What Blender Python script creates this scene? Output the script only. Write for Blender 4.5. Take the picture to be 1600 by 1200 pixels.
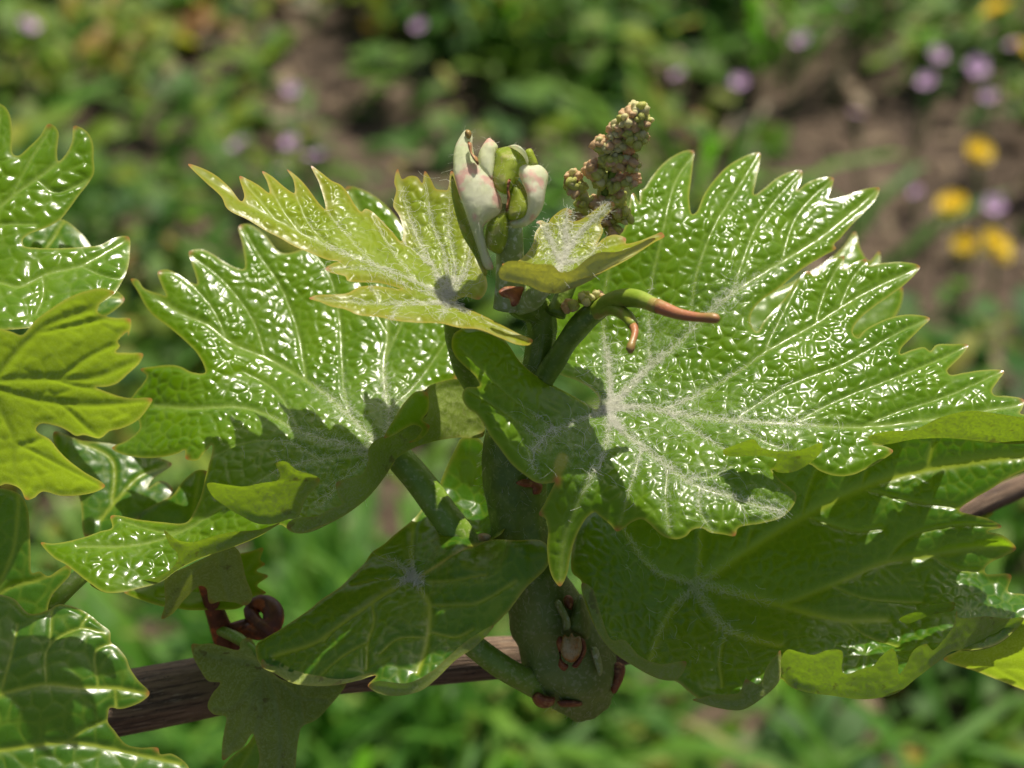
import bpy, bmesh, math, random
import numpy as np
from mathutils import Vector, Matrix, noise
from mathutils.geometry import delaunay_2d_cdt
from mathutils.kdtree import KDTree

for o in list(bpy.data.objects):
    bpy.data.objects.remove(o, do_unlink=True)
scene = bpy.context.scene
col = scene.collection
rng = np.random.default_rng(7)
random.seed(7)

# ------------------------------------------------------------------ camera
PITCH = math.radians(42)
D = 0.30                       # distance of the sharp plane
W = 0.128                      # width of the view in that plane
FZ = 0.47                      # height of the shoot above the ground
FWD = np.array([0, math.cos(PITCH), -math.sin(PITCH)])
UP = np.array([0, math.sin(PITCH), math.cos(PITCH)])
RT = np.array([1.0, 0, 0])
CAM = np.array([0, 0, FZ]) - FWD * D
cd = bpy.data.cameras.new('camera')
cam = bpy.data.objects.new('camera', cd)
col.objects.link(cam)
cam.location = CAM
cam.rotation_euler = (math.pi / 2 - PITCH, 0, 0)
cd.sensor_width = 36
cd.angle = 2 * math.atan(W / 2 / D)
cd.clip_start = 0.01
cd.clip_end = 200
cd.dof.use_dof = True
cd.dof.focus_distance = D - 0.003
cd.dof.aperture_fstop = 23
scene.camera = cam

# ------------------------------------------------------------------ light
SUN_EL, SUN_AZ = math.radians(57), math.radians(16)
wd = bpy.data.worlds.new('World')
scene.world = wd
wd.use_nodes = True
nt = wd.node_tree
sky = nt.nodes.new('ShaderNodeTexSky')
sky.sky_type = 'NISHITA'
sky.sun_disc = False
sky.sun_elevation = SUN_EL
sky.sun_rotation = SUN_AZ
sky.air_density = 0.8
sky.dust_density = 4.0
sky.ozone_density = 0.6
nt.links.new(sky.outputs[0], nt.nodes['Background'].inputs[0])
nt.nodes['Background'].inputs[1].default_value = 0.088
ld = bpy.data.lights.new('sun', 'SUN')
ld.energy = 4.8
ld.angle = math.radians(0.53)
ld.color = (1.0, 0.93, 0.79)
sun = bpy.data.objects.new('sun', ld)
col.objects.link(sun)
sd = Vector((math.sin(SUN_AZ) * math.cos(SUN_EL), math.cos(SUN_AZ) * math.cos(SUN_EL), math.sin(SUN_EL)))
sun.location = sd * 3
sun.rotation_euler = sd.to_track_quat('Z', 'Y').to_euler()
vs = scene.view_settings
vs.view_transform = 'Standard'
vs.look = 'None'
vs.gamma = 1
vs.exposure = 0.42
vs.use_curve_mapping = False
scene.cycles.max_bounces = 6
scene.cycles.diffuse_bounces = 3
scene.cycles.glossy_bounces = 2
scene.cycles.transmission_bounces = 4
scene.cycles.transparent_max_bounces = 4

# ------------------------------------------------------------------ helpers
MM = 0.001
PX = W / 1600                  # metres for one photograph pixel in the sharp plane


def P(px, py, d):
    """photograph pixel + depth behind the sharp plane (mm) -> world points"""
    px, py, d = np.broadcast_arrays(np.asarray(px, float), np.asarray(py, float), np.asarray(d, float))
    z = D + d * MM
    x = (px - 800) * PX * z / D
    y = -(py - 600) * PX * z / D
    return CAM + x[..., None] * RT + y[..., None] * UP + z[..., None] * FWD


def ground_at(px, py, z=0.0):
    r = P(px, py, 0) - CAM
    t = (z - CAM[2]) / r[..., 2]
    return CAM + r * t[..., None]


def Z(name, pts):
    """points read in an enlarged crop -> photograph pixels"""
    ox, oy, s = {'z1': (0, 150, .3125), 'z2': (0, 500, .3125), 'z3': (0, 825, .3125), 'z4': (400, 825, .3125),
                 'z5': (280, 200, .3125), 'z6': (400, 500, .3125), 'z7': (680, 140, .2375), 'z8': (680, 380, .3),
                 'z9': (900, 220, .3125), 'z10': (1100, 380, .3125), 'z11': (800, 560, .3125),
                 'z12': (1100, 650, .3959), 'z13': (800, 825, .3125), 'z16': (280, 880, .26667), 'px': (0, 0, 1)}[name]
    return [(ox + x * s, oy + y * s) for x, y in pts]


def crspline(pts, step, closed=False):
    pts = np.asarray(pts, float)
    n = len(pts)
    out = []
    rngi = range(n if closed else n - 1)
    for i in rngi:
        if closed:
            p0, p1, p2, p3 = pts[(i - 1) % n], pts[i], pts[(i + 1) % n], pts[(i + 2) % n]
        else:
            p1, p2 = pts[i], pts[i + 1]
            p0 = pts[i - 1] if i > 0 else 2 * p1 - p2
            p3 = pts[i + 2] if i + 2 < n else 2 * p2 - p1
        L = np.linalg.norm((p2 - p1)[:2])
        k = max(1, int(round(L / step)))
        t0 = 0
        t1 = t0 + max(1e-6, np.linalg.norm(p1 - p0)) ** .5
        t2 = t1 + max(1e-6, np.linalg.norm(p2 - p1)) ** .5
        t3 = t2 + max(1e-6, np.linalg.norm(p3 - p2)) ** .5
        for t in np.linspace(t1, t2, k, endpoint=False):
            A1 = (t1 - t) / (t1 - t0) * p0 + (t - t0) / (t1 - t0) * p1
            A2 = (t2 - t) / (t2 - t1) * p1 + (t - t1) / (t2 - t1) * p2
            A3 = (t3 - t) / (t3 - t2) * p2 + (t - t2) / (t3 - t2) * p3
            B1 = (t2 - t) / (t2 - t0) * A1 + (t - t0) / (t2 - t0) * A2
            B2 = (t3 - t) / (t3 - t1) * A2 + (t - t1) / (t3 - t1) * A3
            out.append((t2 - t) / (t2 - t1) * B1 + (t - t1) / (t2 - t1) * B2)
    if not closed:
        out.append(pts[-1])
    return np.array(out)


def tps(ctrl, smooth=0.02):
    c = np.array(ctrl, float)
    xy, d = c[:, :2] / 100, c[:, 2]
    n = len(c)
    r = np.linalg.norm(xy[:, None] - xy[None], axis=2)
    K = np.where(r > 0, r ** 2 * np.log(np.maximum(r, 1e-9)), 0) + smooth * np.eye(n)
    Q = np.c_[np.ones(n), xy]
    M = np.zeros((n + 3, n + 3))
    M[:n, :n] = K
    M[:n, n:] = Q
    M[n:, :n] = Q.T
    w = np.linalg.lstsq(M, np.r_[d, 0, 0, 0], rcond=None)[0]

    def f(p):
        p = np.asarray(p, float) / 100
        r = np.linalg.norm(p[:, None] - xy[None], axis=2)
        return np.where(r > 0, r ** 2 * np.log(np.maximum(r, 1e-9)), 0) @ w[:n] + w[n] + p @ w[n + 1:]
    return f


def inside(poly, pts):
    x, y = pts[:, 0], pts[:, 1]
    c = np.zeros(len(pts), bool)
    a, b = poly, np.roll(poly, -1, 0)
    for (x1, y1), (x2, y2) in zip(a, b):
        if y1 == y2:
            continue
        m = ((y1 > y) != (y2 > y)) & (x < (x2 - x1) * (y - y1) / (y2 - y1) + x1)
        c ^= m
    return c


def near(pts, ref):
    out = np.empty(len(pts))
    for i in range(0, len(pts), 4000):
        q = pts[i:i + 4000]
        d2 = (q ** 2).sum(1)[:, None] + (ref ** 2).sum(1)[None] - 2 * q @ ref.T
        out[i:i + 4000] = np.sqrt(np.maximum(d2.min(1), 0))
    return out


def triangulate(poly, step):
    x0, y0 = poly.min(0)
    x1, y1 = poly.max(0)
    ys = np.arange(y0, y1, step * .866)
    g = []
    for i, yy in enumerate(ys):
        xs = np.arange(x0 + (i % 2) * step / 2, x1, step)
        g.append(np.c_[xs, np.full(len(xs), yy)])
    g = np.vstack(g)
    g = g[inside(poly, g)]
    if len(g):
        g = g[near(g, poly) > .65 * step]
    allp = np.vstack([poly, g])
    n = len(poly)
    ed = [(i, (i + 1) % n) for i in range(n)]
    r = delaunay_2d_cdt([Vector(p) for p in allp.tolist()], ed, [], 1, 1e-5)
    return np.array([tuple(v) for v in r[0]]), np.array([f for f in r[2] if len(f) == 3], int)


def vnormals(v, f):
    n = np.cross(v[f[:, 1]] - v[f[:, 0]], v[f[:, 2]] - v[f[:, 0]])
    out = np.zeros_like(v)
    for k in range(3):
        np.add.at(out, f[:, k], n)
    return out / np.maximum(np.linalg.norm(out, axis=1)[:, None], 1e-12)


def sstep(a, b, x):
    t = np.clip((x - a) / (b - a), 0, 1)
    return t * t * (3 - 2 * t)


def fnoise(p, s, seed=0.0):
    return np.array([noise.noise(Vector((x * s + seed, y * s - seed, z * s + seed * .5))) for x, y, z in p])


def link(name, v, f, mat, parent=None, loc=None, attrs=None, smooth=True, kind=None, label=None, matidx=None):
    v = np.asarray(v, float)
    if loc is None:
        loc = v.mean(0)
    loc = np.asarray(loc, float)
    me = bpy.data.meshes.new(name)
    me.from_pydata((v - loc).tolist(), [], f if isinstance(f, list) else f.tolist())
    for m in (mat if isinstance(mat, (list, tuple)) else [mat]):
        me.materials.append(m)
    if attrs:
        for k, a in attrs.items():
            at = me.attributes.new(k, 'FLOAT', 'POINT')
            at.data.foreach_set('value', np.asarray(a, np.float32))
    if matidx is not None:
        me.polygons.foreach_set('material_index', np.asarray(matidx, np.int32))
    if smooth:
        me.polygons.foreach_set('use_smooth', [True] * len(me.polygons))
    me.update()
    o = bpy.data.objects.new(name, me)
    col.objects.link(o)
    if parent is not None:
        o.parent = parent
        pl = np.array(parent.location)
        q = parent.parent
        while q is not None:
            pl = pl + np.array(q.location)
            q = q.parent
        o.location = loc - pl
    else:
        o.location = loc
    if kind:
        o['kind'] = kind
    if label:
        o['label'] = label
    return o


def thing(name, loc, label, cat, group=None):
    o = bpy.data.objects.new(name, None)
    col.objects.link(o)
    o.empty_display_size = 0.01
    o.location = loc
    o['label'] = label
    o['category'] = cat
    if group:
        o['group'] = group
    return o


def tube(pts, rad, segs=14, cap=True):
    """world points + radii -> verts, faces, along (m), angle"""
    pts = np.asarray(pts, float)
    n = len(pts)
    T = np.gradient(pts, axis=0)
    T /= np.maximum(np.linalg.norm(T, axis=1)[:, None], 1e-12)
    a = np.cross(T[0], [0.31, 0.2, 0.93])
    a /= np.linalg.norm(a)
    V, al, an = [], [], []
    s = np.r_[0, np.cumsum(np.linalg.norm(np.diff(pts, axis=0), axis=1))]
    for i in range(n):
        a = a - T[i] * (a @ T[i])
        a /= np.linalg.norm(a)
        b = np.cross(T[i], a)
        for k in range(segs):
            th = 2 * math.pi * k / segs
            V.append(pts[i] + rad[i] * (math.cos(th) * a + math.sin(th) * b))
            al.append(s[i])
            an.append(k / segs)
    F = []
    for i in range(n - 1):
        for k in range(segs):
            k2 = (k + 1) % segs
            F.append((i * segs + k, i * segs + k2, (i + 1) * segs + k2, (i + 1) * segs + k))
    if cap:
        F.append(tuple(range(segs))[::-1])
        F.append(tuple((n - 1) * segs + k for k in range(segs)))
    return np.array(V), F, np.array(al), np.array(an)


def pxtube(ctrl, step=6, segs=14):
    """ctrl rows: px, py, depth mm, radius px"""
    c = crspline(np.array(ctrl, float), step)
    pts = P(c[:, 0], c[:, 1], c[:, 2])
    rad = c[:, 3] * PX * (D + c[:, 2] * MM) / D
    return pts, rad, tube(pts, rad, segs)


# ------------------------------------------------------------------ materials
class NT:
    def __init__(self, name):
        self.m = bpy.data.materials.new(name)
        self.m.use_nodes = True
        self.t = self.m.node_tree
        self.t.nodes.clear()
        self.out = self.t.nodes.new('ShaderNodeOutputMaterial')

    def n(self, typ, **kw):
        nd = self.t.nodes.new(typ)
        for k, v in kw.items():
            if k.startswith('i_'):
                key = k[2:].replace('_', ' ')
                nd.inputs[key].default_value = v
            else:
                setattr(nd, k, v)
        return nd

    def l(self, a, b):
        self.t.links.new(a, b)

    def attr(self, name):
        return self.n('ShaderNodeAttribute', attribute_name=name).outputs['Fac']

    def val(self, v):
        nd = self.n('ShaderNodeValue')
        nd.outputs[0].default_value = v
        return nd.outputs[0]

    def mix(self, f, a, b):
        nd = self.n('ShaderNodeMix', data_type='RGBA')
        for sock, x in ((nd.inputs[0], f), (nd.inputs[6], a), (nd.inputs[7], b)):
            if isinstance(x, (int, float)):
                sock.default_value = x
            elif isinstance(x, tuple):
                sock.default_value = (*x, 1)
            else:
                self.l(x, sock)
        return nd.outputs[2]

    def math(self, op, a, b=0.0, clamp=False):
        nd = self.n('ShaderNodeMath', operation=op, use_clamp=clamp)
        for sock, x in ((nd.inputs[0], a), (nd.inputs[1], b)):
            if isinstance(x, (int, float)):
                sock.default_value = x
            else:
                self.l(x, sock)
        return nd.outputs[0]

    def ramp(self, f, lo, hi):
        nd = self.n('ShaderNodeMapRange', interpolation_type='SMOOTHSTEP')
        self.l(f, nd.inputs[0])
        nd.inputs[1].default_value = lo
        nd.inputs[2].default_value = hi
        return nd.outputs[0]

    def noise(self, scale, detail=3, rough=.55, vec=None, dist=0.0):
        nd = self.n('ShaderNodeTexNoise')
        nd.inputs['Scale'].default_value = scale
        nd.inputs['Detail'].default_value = detail
        nd.inputs['Roughness'].default_value = rough
        nd.inputs['Distortion'].default_value = dist
        if vec is None:
            vec = self.n('ShaderNodeTexCoord').outputs['Object']
        self.l(vec, nd.inputs['Vector'])
        return nd.outputs['Fac']


def leaf_mat(name, dark, light, vein, under, trans, edge=(.42, .40, .06), tip=(.36, .13, .04), rough=.30,
             tw=.42, veinmix=.6, wool=.3, spec=.3, edgemix=.6, pinkedge=0.0, glow=False):
    g = NT(name)
    v, e, t, c, wl = g.attr('vein'), g.attr('edge'), g.attr('tip'), g.attr('cell'), g.attr('wool')
    n1 = g.noise(130, 5, .62)
    n2 = g.noise(900, 4, .6)
    base = g.mix(g.ramp(n1, .3, .7), dark, light)
    base = g.mix(g.math('MULTIPLY', g.ramp(n2, .45, .8), .35), base, light)
    base = g.mix(g.math('MULTIPLY', g.ramp(c, .30, 0.0), .16), base, vein)      # fine vein net
    base = g.mix(g.math('MULTIPLY', v, veinmix), base, vein)
    if pinkedge > 0:
        base = g.mix(g.math('MULTIPLY', g.attr('rim'), pinkedge), base, tip)
    base = g.mix(g.math('MULTIPLY', e, edgemix), base, edge)
    base = g.mix(g.math('MULTIPLY', t, .9), base, tip)
    fib = g.noise(2600, 4, .7, dist=1.6)
    wf = g.math('MULTIPLY', g.ramp(fib, .46, .62), wl)
    base = g.mix(g.math('MULTIPLY', wf, wool), base, (.84, .86, .74))
    felt = g.noise(1250, 7, .72, dist=2.2)
    un = g.mix(g.ramp(n1, .3, .7), under, tuple(x * .7 for x in under))
    un = g.mix(g.math('MULTIPLY', g.ramp(felt, .44, .62), .5), un, (.46, .54, .20))
    un = g.mix(g.math('MULTIPLY', v, .4), un, vein)
    spots = g.math('MULTIPLY', g.ramp(g.noise(620, 3), .60, .68), g.ramp(n1, .42, .6))
    un = g.mix(g.math('MULTIPLY', spots, .65), un, (.09, .055, .02))
    un = g.mix(g.math('MULTIPLY', e, edgemix * .7), un, edge)
    un = g.mix(g.math('MULTIPLY', t, .9), un, tip)
    back = g.n('ShaderNodeNewGeometry').outputs['Backfacing']
    colr = g.mix(back, base, un)
    pr = g.n('ShaderNodeBsdfPrincipled')
    g.l(colr, pr.inputs['Base Color'])
    pr.inputs['Specular IOR Level'].default_value = spec
    rr = g.math('ADD', g.math('MULTIPLY', n2, .14), rough - .07)
    rr = g.math('ADD', rr, g.math('MULTIPLY', back, .35), True)
    g.l(g.math('ADD', rr, g.math('MULTIPLY', wf, .3), True), pr.inputs['Roughness'])
    bmp = g.n('ShaderNodeBump')
    bmp.inputs['Strength'].default_value = .12
    bmp.inputs['Distance'].default_value = .0002
    g.l(g.math('ADD', n2, g.math('MULTIPLY', g.math('MULTIPLY', felt, back), 8.0)), bmp.inputs['Height'])
    g.l(bmp.outputs[0], pr.inputs['Normal'])
    tr = g.n('ShaderNodeBsdfTranslucent')
    tc = g.mix(g.math('MULTIPLY', v, .35), trans, tuple(x * .55 for x in trans))
    tc = g.mix(g.math('MULTIPLY', g.ramp(n1, .25, .8), .4), tc, tuple(x * .72 for x in trans))
    tc = g.mix(g.math('MULTIPLY', e, edgemix), tc, (.75, .72, .12))
    tc = g.mix(g.math('MULTIPLY', t, .8), tc, (.65, .22, .08))
    tu = g.mix(g.ramp(felt, .40, .64), tuple(x * .75 for x in trans), tuple(x * .38 for x in trans))
    tu = g.mix(g.math('MULTIPLY', spots, .5), tu, (.10, .08, .02))
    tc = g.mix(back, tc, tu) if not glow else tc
    g.l(tc, tr.inputs['Color'])
    mx = g.n('ShaderNodeMixShader')
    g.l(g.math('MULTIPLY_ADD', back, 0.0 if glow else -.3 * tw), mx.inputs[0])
    mx.inputs[0].links[0].from_node.inputs[2].default_value = tw
    g.l(pr.outputs[0], mx.inputs[1])
    g.l(tr.outputs[0], mx.inputs[2])
    g.l(mx.outputs[0], g.out.inputs[0])
    return g.m


M_GLOSS = leaf_mat('leaf_glossy', (.072, .170, .003), (.125, .245, .005), (.32, .44, .08), (.21, .29, .04),
                   (.42, .66, .02), rough=.20, tw=.46, wool=.8)
M_YOUNG = leaf_mat('leaf_young', (.18, .27, .006), (.27, .36, .012), (.42, .50, .16), (.34, .38, .14),
                   (.70, .72, .04), edge=(.52, .36, .06), tip=(.44, .11, .05), rough=.30, tw=.50, wool=.35, pinkedge=.14, spec=.3)
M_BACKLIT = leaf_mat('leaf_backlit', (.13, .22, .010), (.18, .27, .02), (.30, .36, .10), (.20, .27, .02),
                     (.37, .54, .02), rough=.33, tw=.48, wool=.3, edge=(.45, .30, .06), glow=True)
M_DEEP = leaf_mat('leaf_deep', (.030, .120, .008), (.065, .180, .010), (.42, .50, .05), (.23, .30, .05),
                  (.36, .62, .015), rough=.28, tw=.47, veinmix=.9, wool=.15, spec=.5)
M_DULL = leaf_mat('leaf_dull', (.05, .13, .02), (.08, .17, .03), (.22, .28, .12), (.24, .30, .05),
                  (.42, .54, .05), rough=.45, tw=.32, wool=.3)


def simple_mat(name, c1, c2, scale=400, rough=.45, c3=None, s3=900, tw=0.0, bump=.3, bdist=.0002, spec=.4, coat=None):
    g = NT(name)
    base = g.mix(g.ramp(g.noise(scale, 4), .35, .65), c1, c2)
    if c3:
        base = g.mix(g.ramp(g.noise(s3, 3), .52, .66), base, c3)
    pr = g.n('ShaderNodeBsdfPrincipled')
    g.l(base, pr.inputs['Base Color'])
    pr.inputs['Roughness'].default_value = rough
    pr.inputs['Specular IOR Level'].default_value = spec
    b = g.n('ShaderNodeBump')
    b.inputs['Strength'].default_value = bump
    b.inputs['Distance'].default_value = bdist
    g.l(g.noise(scale * 5, 3), b.inputs['Height'])
    g.l(b.outputs[0], pr.inputs['Normal'])
    if tw > 0:
        tr = g.n('ShaderNodeBsdfTranslucent')
        g.l(base, tr.inputs['Color'])
        mx = g.n('ShaderNodeMixShader')
        mx.inputs[0].default_value = tw
        g.l(pr.outputs[0], mx.inputs[1])
        g.l(tr.outputs[0], mx.inputs[2])
        g.l(mx.outputs[0], g.out.inputs[0])
    else:
        g.l(pr.outputs[0], g.out.inputs[0])
    return g.m


M_HAIR = simple_mat('white_wool', (.84, .85, .72), (.92, .92, .82), rough=.6, tw=.45, bump=0)
M_STEM = simple_mat('green_stem', (.085, .150, .010), (.13, .20, .018), 500, .42, (.16, .22, .04), 1500)
M_STEMBASE = simple_mat('hairy_stem_base', (.13, .19, .03), (.17, .23, .05), 300, .55, (.24, .28, .11), 1800)
M_PETIOLE = simple_mat('petiole', (.15, .26, .02), (.20, .31, .04), 400, .42, (.27, .35, .11), 1700)
M_RED = simple_mat('red_brown_scale', (.12, .035, .015), (.26, .085, .03), 700, .6, (.32, .16, .06), 1300)
M_CREAM = simple_mat('cream_bud', (.60, .52, .30), (.55, .28, .07), 450, .6, tw=.3, bump=1, bdist=.0006)
M_WOOLPINK = simple_mat('woolly_pink_green', (.66, .72, .42), (.80, .82, .60), 250, .62, (.80, .50, .42), 330, tw=.5)
M_POD = simple_mat('soft_green_pod', (.32, .42, .03), (.45, .54, .07), 300, .38, (.52, .52, .16), 500, tw=.5)
M_POD2 = simple_mat('woolly_green_stalk', (.26, .35, .10), (.36, .43, .18), 400, .55, (.55, .60, .42), 1300, tw=.2)
M_TENDRIL = simple_mat('tendril', (.17, .26, .02), (.24, .31, .04), 300, .38, (.30, .24, .06), 260)
M_TENDRILTIP = simple_mat('tendril_tip', (.27, .19, .05), (.36, .14, .06), 350, .38)
M_BUDS = [simple_mat('flower_bud_green', (.50, .60, .08), (.62, .68, .18), 900, .38, (.72, .38, .28), 500, tw=.42),
          simple_mat('flower_bud_pink', (.74, .38, .28), (.62, .58, .17), 700, .38, (.80, .55, .42), 1200, tw=.42),
          simple_mat('flower_bud_pale', (.66, .70, .27), (.78, .76, .40), 900, .40, (.74, .40, .31), 500, tw=.42)]
M_OLDTENDRIL = simple_mat('dry_tendril', (.085, .024, .014), (.16, .042, .018), 500, .45, (.42, .10, .03), 350)

# bark
g = NT('cane_bark')
cx = g.n('ShaderNodeCombineXYZ')
an = g.math('MULTIPLY', g.attr('around'), 6.2832)
g.l(g.math('MULTIPLY', g.math('COSINE', an), 1.0), cx.inputs[0])
g.l(g.math('MULTIPLY', g.math('SINE', an), 1.0), cx.inputs[1])
g.l(g.math('MULTIPLY', g.attr('along'), 22.0), cx.inputs[2])
st = g.noise(7, 6, .65, cx.outputs[0], .3)
st2 = g.noise(16, 4, .6, cx.outputs[0])
sp = g.noise(1300, 2)
b0 = g.mix(g.ramp(st, .35, .62), (.05, .027, .016), (.20, .125, .075))
b0 = g.mix(g.math('MULTIPLY', g.ramp(st2, .55, .72), .7), b0, (.36, .28, .20))
b0 = g.mix(g.math('MULTIPLY', g.ramp(sp, .66, .70), .75), b0, (.012, .010, .009))
pr = g.n('ShaderNodeBsdfPrincipled')
g.l(b0, pr.inputs['Base Color'])
pr.inputs['Roughness'].default_value = .7
bp = g.n('ShaderNodeBump')
bp.inputs['Strength'].default_value = .8
bp.inputs['Distance'].default_value = .0006
g.l(st, bp.inputs['Height'])
g.l(bp.outputs[0], pr.inputs['Normal'])
g.l(pr.outputs[0], g.out.inputs[0])
M_BARK = g.m

# soil
g = NT('soil')
s1, s2, s3 = g.noise(9, 6, .6), g.noise(60, 5, .65), g.noise(260, 4, .6)
b0 = g.mix(g.ramp(s1, .3, .7), (.045, .028, .017), (.100, .068, .044))
b0 = g.mix(g.math('MULTIPLY', g.ramp(s2, .45, .7), .7), b0, (.16, .115, .078))
b0 = g.mix(g.math('MULTIPLY', g.ramp(s3, .58, .75), .6), b0, (.26, .20, .14))
pr = g.n('ShaderNodeBsdfPrincipled')
g.l(b0, pr.inputs['Base Color'])
pr.inputs['Roughness'].default_value = .95
bp = g.n('ShaderNodeBump')
bp.inputs['Strength'].default_value = 1
bp.inputs['Distance'].default_value = .012
g.l(g.math('ADD', s2, g.math('MULTIPLY', s3, .4)), bp.inputs['Height'])
g.l(bp.outputs[0], pr.inputs['Normal'])
g.l(pr.outputs[0], g.out.inputs[0])
M_SOIL = g.m


def cover_mat(name, ramp, tw=.42, rough=.55):
    g = NT(name)
    cr = g.n('ShaderNodeValToRGB')
    el = cr.color_ramp.elements
    while len(el) < len(ramp):
        el.new(.5)
    for e_, (p_, c_) in zip(el, ramp):
        e_.position = p_
        e_.color = (*c_, 1)
    g.l(g.attr('tone'), cr.inputs[0])
    pr = g.n('ShaderNodeBsdfPrincipled')
    g.l(cr.outputs[0], pr.inputs['Base Color'])
    pr.inputs['Roughness'].default_value = rough
    pr.inputs['Specular IOR Level'].default_value = .25
    tr = g.n('ShaderNodeBsdfTranslucent')
    br = g.n('ShaderNodeMix', data_type='RGBA', blend_type='MULTIPLY')
    br.inputs[0].default_value = 1
    g.l(cr.outputs[0], br.inputs[6])
    br.inputs[7].default_value = (1.9, 1.95, 1.0, 1)
    g.l(br.outputs[2], tr.inputs['Color'])
    mx = g.n('ShaderNodeMixShader')
    mx.inputs[0].default_value = tw
    g.l(pr.outputs[0], mx.inputs[1])
    g.l(tr.outputs[0], mx.inputs[2])
    g.l(mx.outputs[0], g.out.inputs[0])
    return g.m


M_COVER = cover_mat('ground_cover_leaf', [(0, (.020, .070, .012)), (.3, (.042, .120, .014)), (.6, (.092, .185, .016)),
                                          (.85, (.19, .25, .022)), (.94, (.30, .24, .04)), (1, (.26, .14, .05))])
M_GRASS = cover_mat('grass_blade', [(0, (.040, .12, .015)), (.4, (.07, .19, .018)), (.8, (.14, .27, .025)),
                                    (1, (.30, .28, .10))])
M_LITTER = cover_mat('dry_litter', [(0, (.06, .04, .025)), (.4, (.12, .085, .055)), (.8, (.20, .155, .10)), (1, (.30, .25, .18))], .1, .8)
M_YPETAL = simple_mat('yellow_petal', (.72, .50, .010), (.80, .60, .015), 200, .5, tw=.3)
M_YCENTRE = simple_mat('yellow_centre', (.62, .36, .010), (.70, .45, .02), 900, .6)
M_PPETAL = simple_mat('purple_petal', (.46, .26, .50), (.56, .36, .58), 200, .5, tw=.35)
M_FSTEM = simple_mat('flower_stem', (.07, .14, .03), (.10, .17, .04), 200, .5)

# ------------------------------------------------------------------ ground
gx, gy = 61, 61
xs = np.linspace(-40, 40, gx)
v = np.array([(x, y + 20, 0) for y in xs for x in xs])
f = [(j * gx + i, j * gx + i + 1, (j + 1) * gx + i + 1, (j + 1) * gx + i) for j in range(gx - 1) for i in range(gx - 1)]
# fine uneven patch in view, the rest flat
o = link('ground', v - np.array([0, 0, .012]), f, M_SOIL, loc=(0, 0, 0), kind='structure')
n = 150
xx, yy = np.meshgrid(np.linspace(-.75, .75, n), np.linspace(-.1, 1.7, n))
q = np.c_[xx.ravel(), yy.ravel(), np.zeros(n * n)]
q[:, 2] = .012 * fnoise(q, 9) + .006 * fnoise(q, 34, 3.1) + .003 * fnoise(q, 90, 5.1)
rim = np.minimum.reduce([(q[:, 0] + .75) / .1, (.75 - q[:, 0]) / .1, (q[:, 1] + .1) / .1, (1.7 - q[:, 1]) / .1])
q[:, 2] = q[:, 2] * np.clip(rim, 0, 1) - .016 * (1 - np.clip(rim, 0, 1))
f = [(j * n + i, j * n + i + 1, (j + 1) * n + i + 1, (j + 1) * n + i) for j in range(n - 1) for i in range(n - 1)]
link('soil_bed', q, f, M_SOIL, loc=(0, .8, 0), kind='structure')


# bare patches of soil seen between the weeds: photograph pixel, radius (m), strength
BARE = [(1400, 280, .10, .85), (1500, 470, .09, .9), (1250, 230, .07, .8), (1560, 560, .07, .8), (480, 160, .07, .7),
        (60, 60, .06, .75), (380, 60, .05, .6), (610, 210, .06, .75), (560, 110, .04, .7), (930, 1080, .05, .9),
        (1000, 1010, .04, .8), (240, 960, .05, .8), (640, 800, .04, .7), (1120, 320, .05, .6), (1460, 400, .06, .8),
        (1330, 30, .05, .5), (1120, 1120, .04, .5), (1330, 1100, .035, .5)]
BP = [(ground_at(a, b)[:2], r, s) for a, b, r, s in BARE]


def keep(p):
    pr = np.ones(len(p))
    for c, r, s in BP:
        d = np.linalg.norm(p[:, :2] - c, axis=1)
        pr *= 1 - s * (1 - sstep(.6, 1.15, d / r))
    return pr


def leaves_mesh(base, ang, pitch, L, Wd, curl, tone):
    """vectorised blades: 8 verts each, drooping"""
    n = len(base)
    dirh = np.c_[np.cos(ang), np.sin(ang), np.zeros(n)]
    side = np.c_[-np.sin(ang), np.cos(ang), np.zeros(n)]
    ts = [(0, .12), (.3, .8), (.65, 1.0), (.9, .55)]
    V = np.zeros((n, 9, 3))
    pos = base.copy()
    pt = pitch.copy()
    prev = 0
    k = 0
    for t, w in ts:
        dt = (t - prev) * L
        pos = pos + dt[:, None] * (np.cos(pt)[:, None] * dirh + np.sin(pt)[:, None] * np.array([0, 0, 1.0]))
        pt = pt - curl * (t - prev)
        V[:, k] = pos - side * (Wd * w / 2)[:, None]
        V[:, k + 1] = pos + side * (Wd * w / 2)[:, None] + np.array([0, 0, 1]) * (Wd * .1)[:, None]
        k += 2
        prev = t
    dt = .1 * L
    V[:, 8] = pos + dt[:, None] * (np.cos(pt)[:, None] * dirh + np.sin(pt)[:, None] * np.array([0, 0, 1.0]))
    fl = np.array([(0, 1, 3), (0, 3, 2), (2, 3, 5), (2, 5, 4), (4, 5, 7), (4, 7, 6), (6, 7, 8)])
    F = (fl[None] + 9 * np.arange(n)[:, None, None]).reshape(-1, 3)
    return V.reshape(-1, 3), F, np.repeat(tone, 9)


def field(n, x=(-.62, .62), y=(0.0, 1.55)):
    return np.c_[rng.uniform(*x, n), rng.uniform(*y, n), np.zeros(n)]


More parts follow.
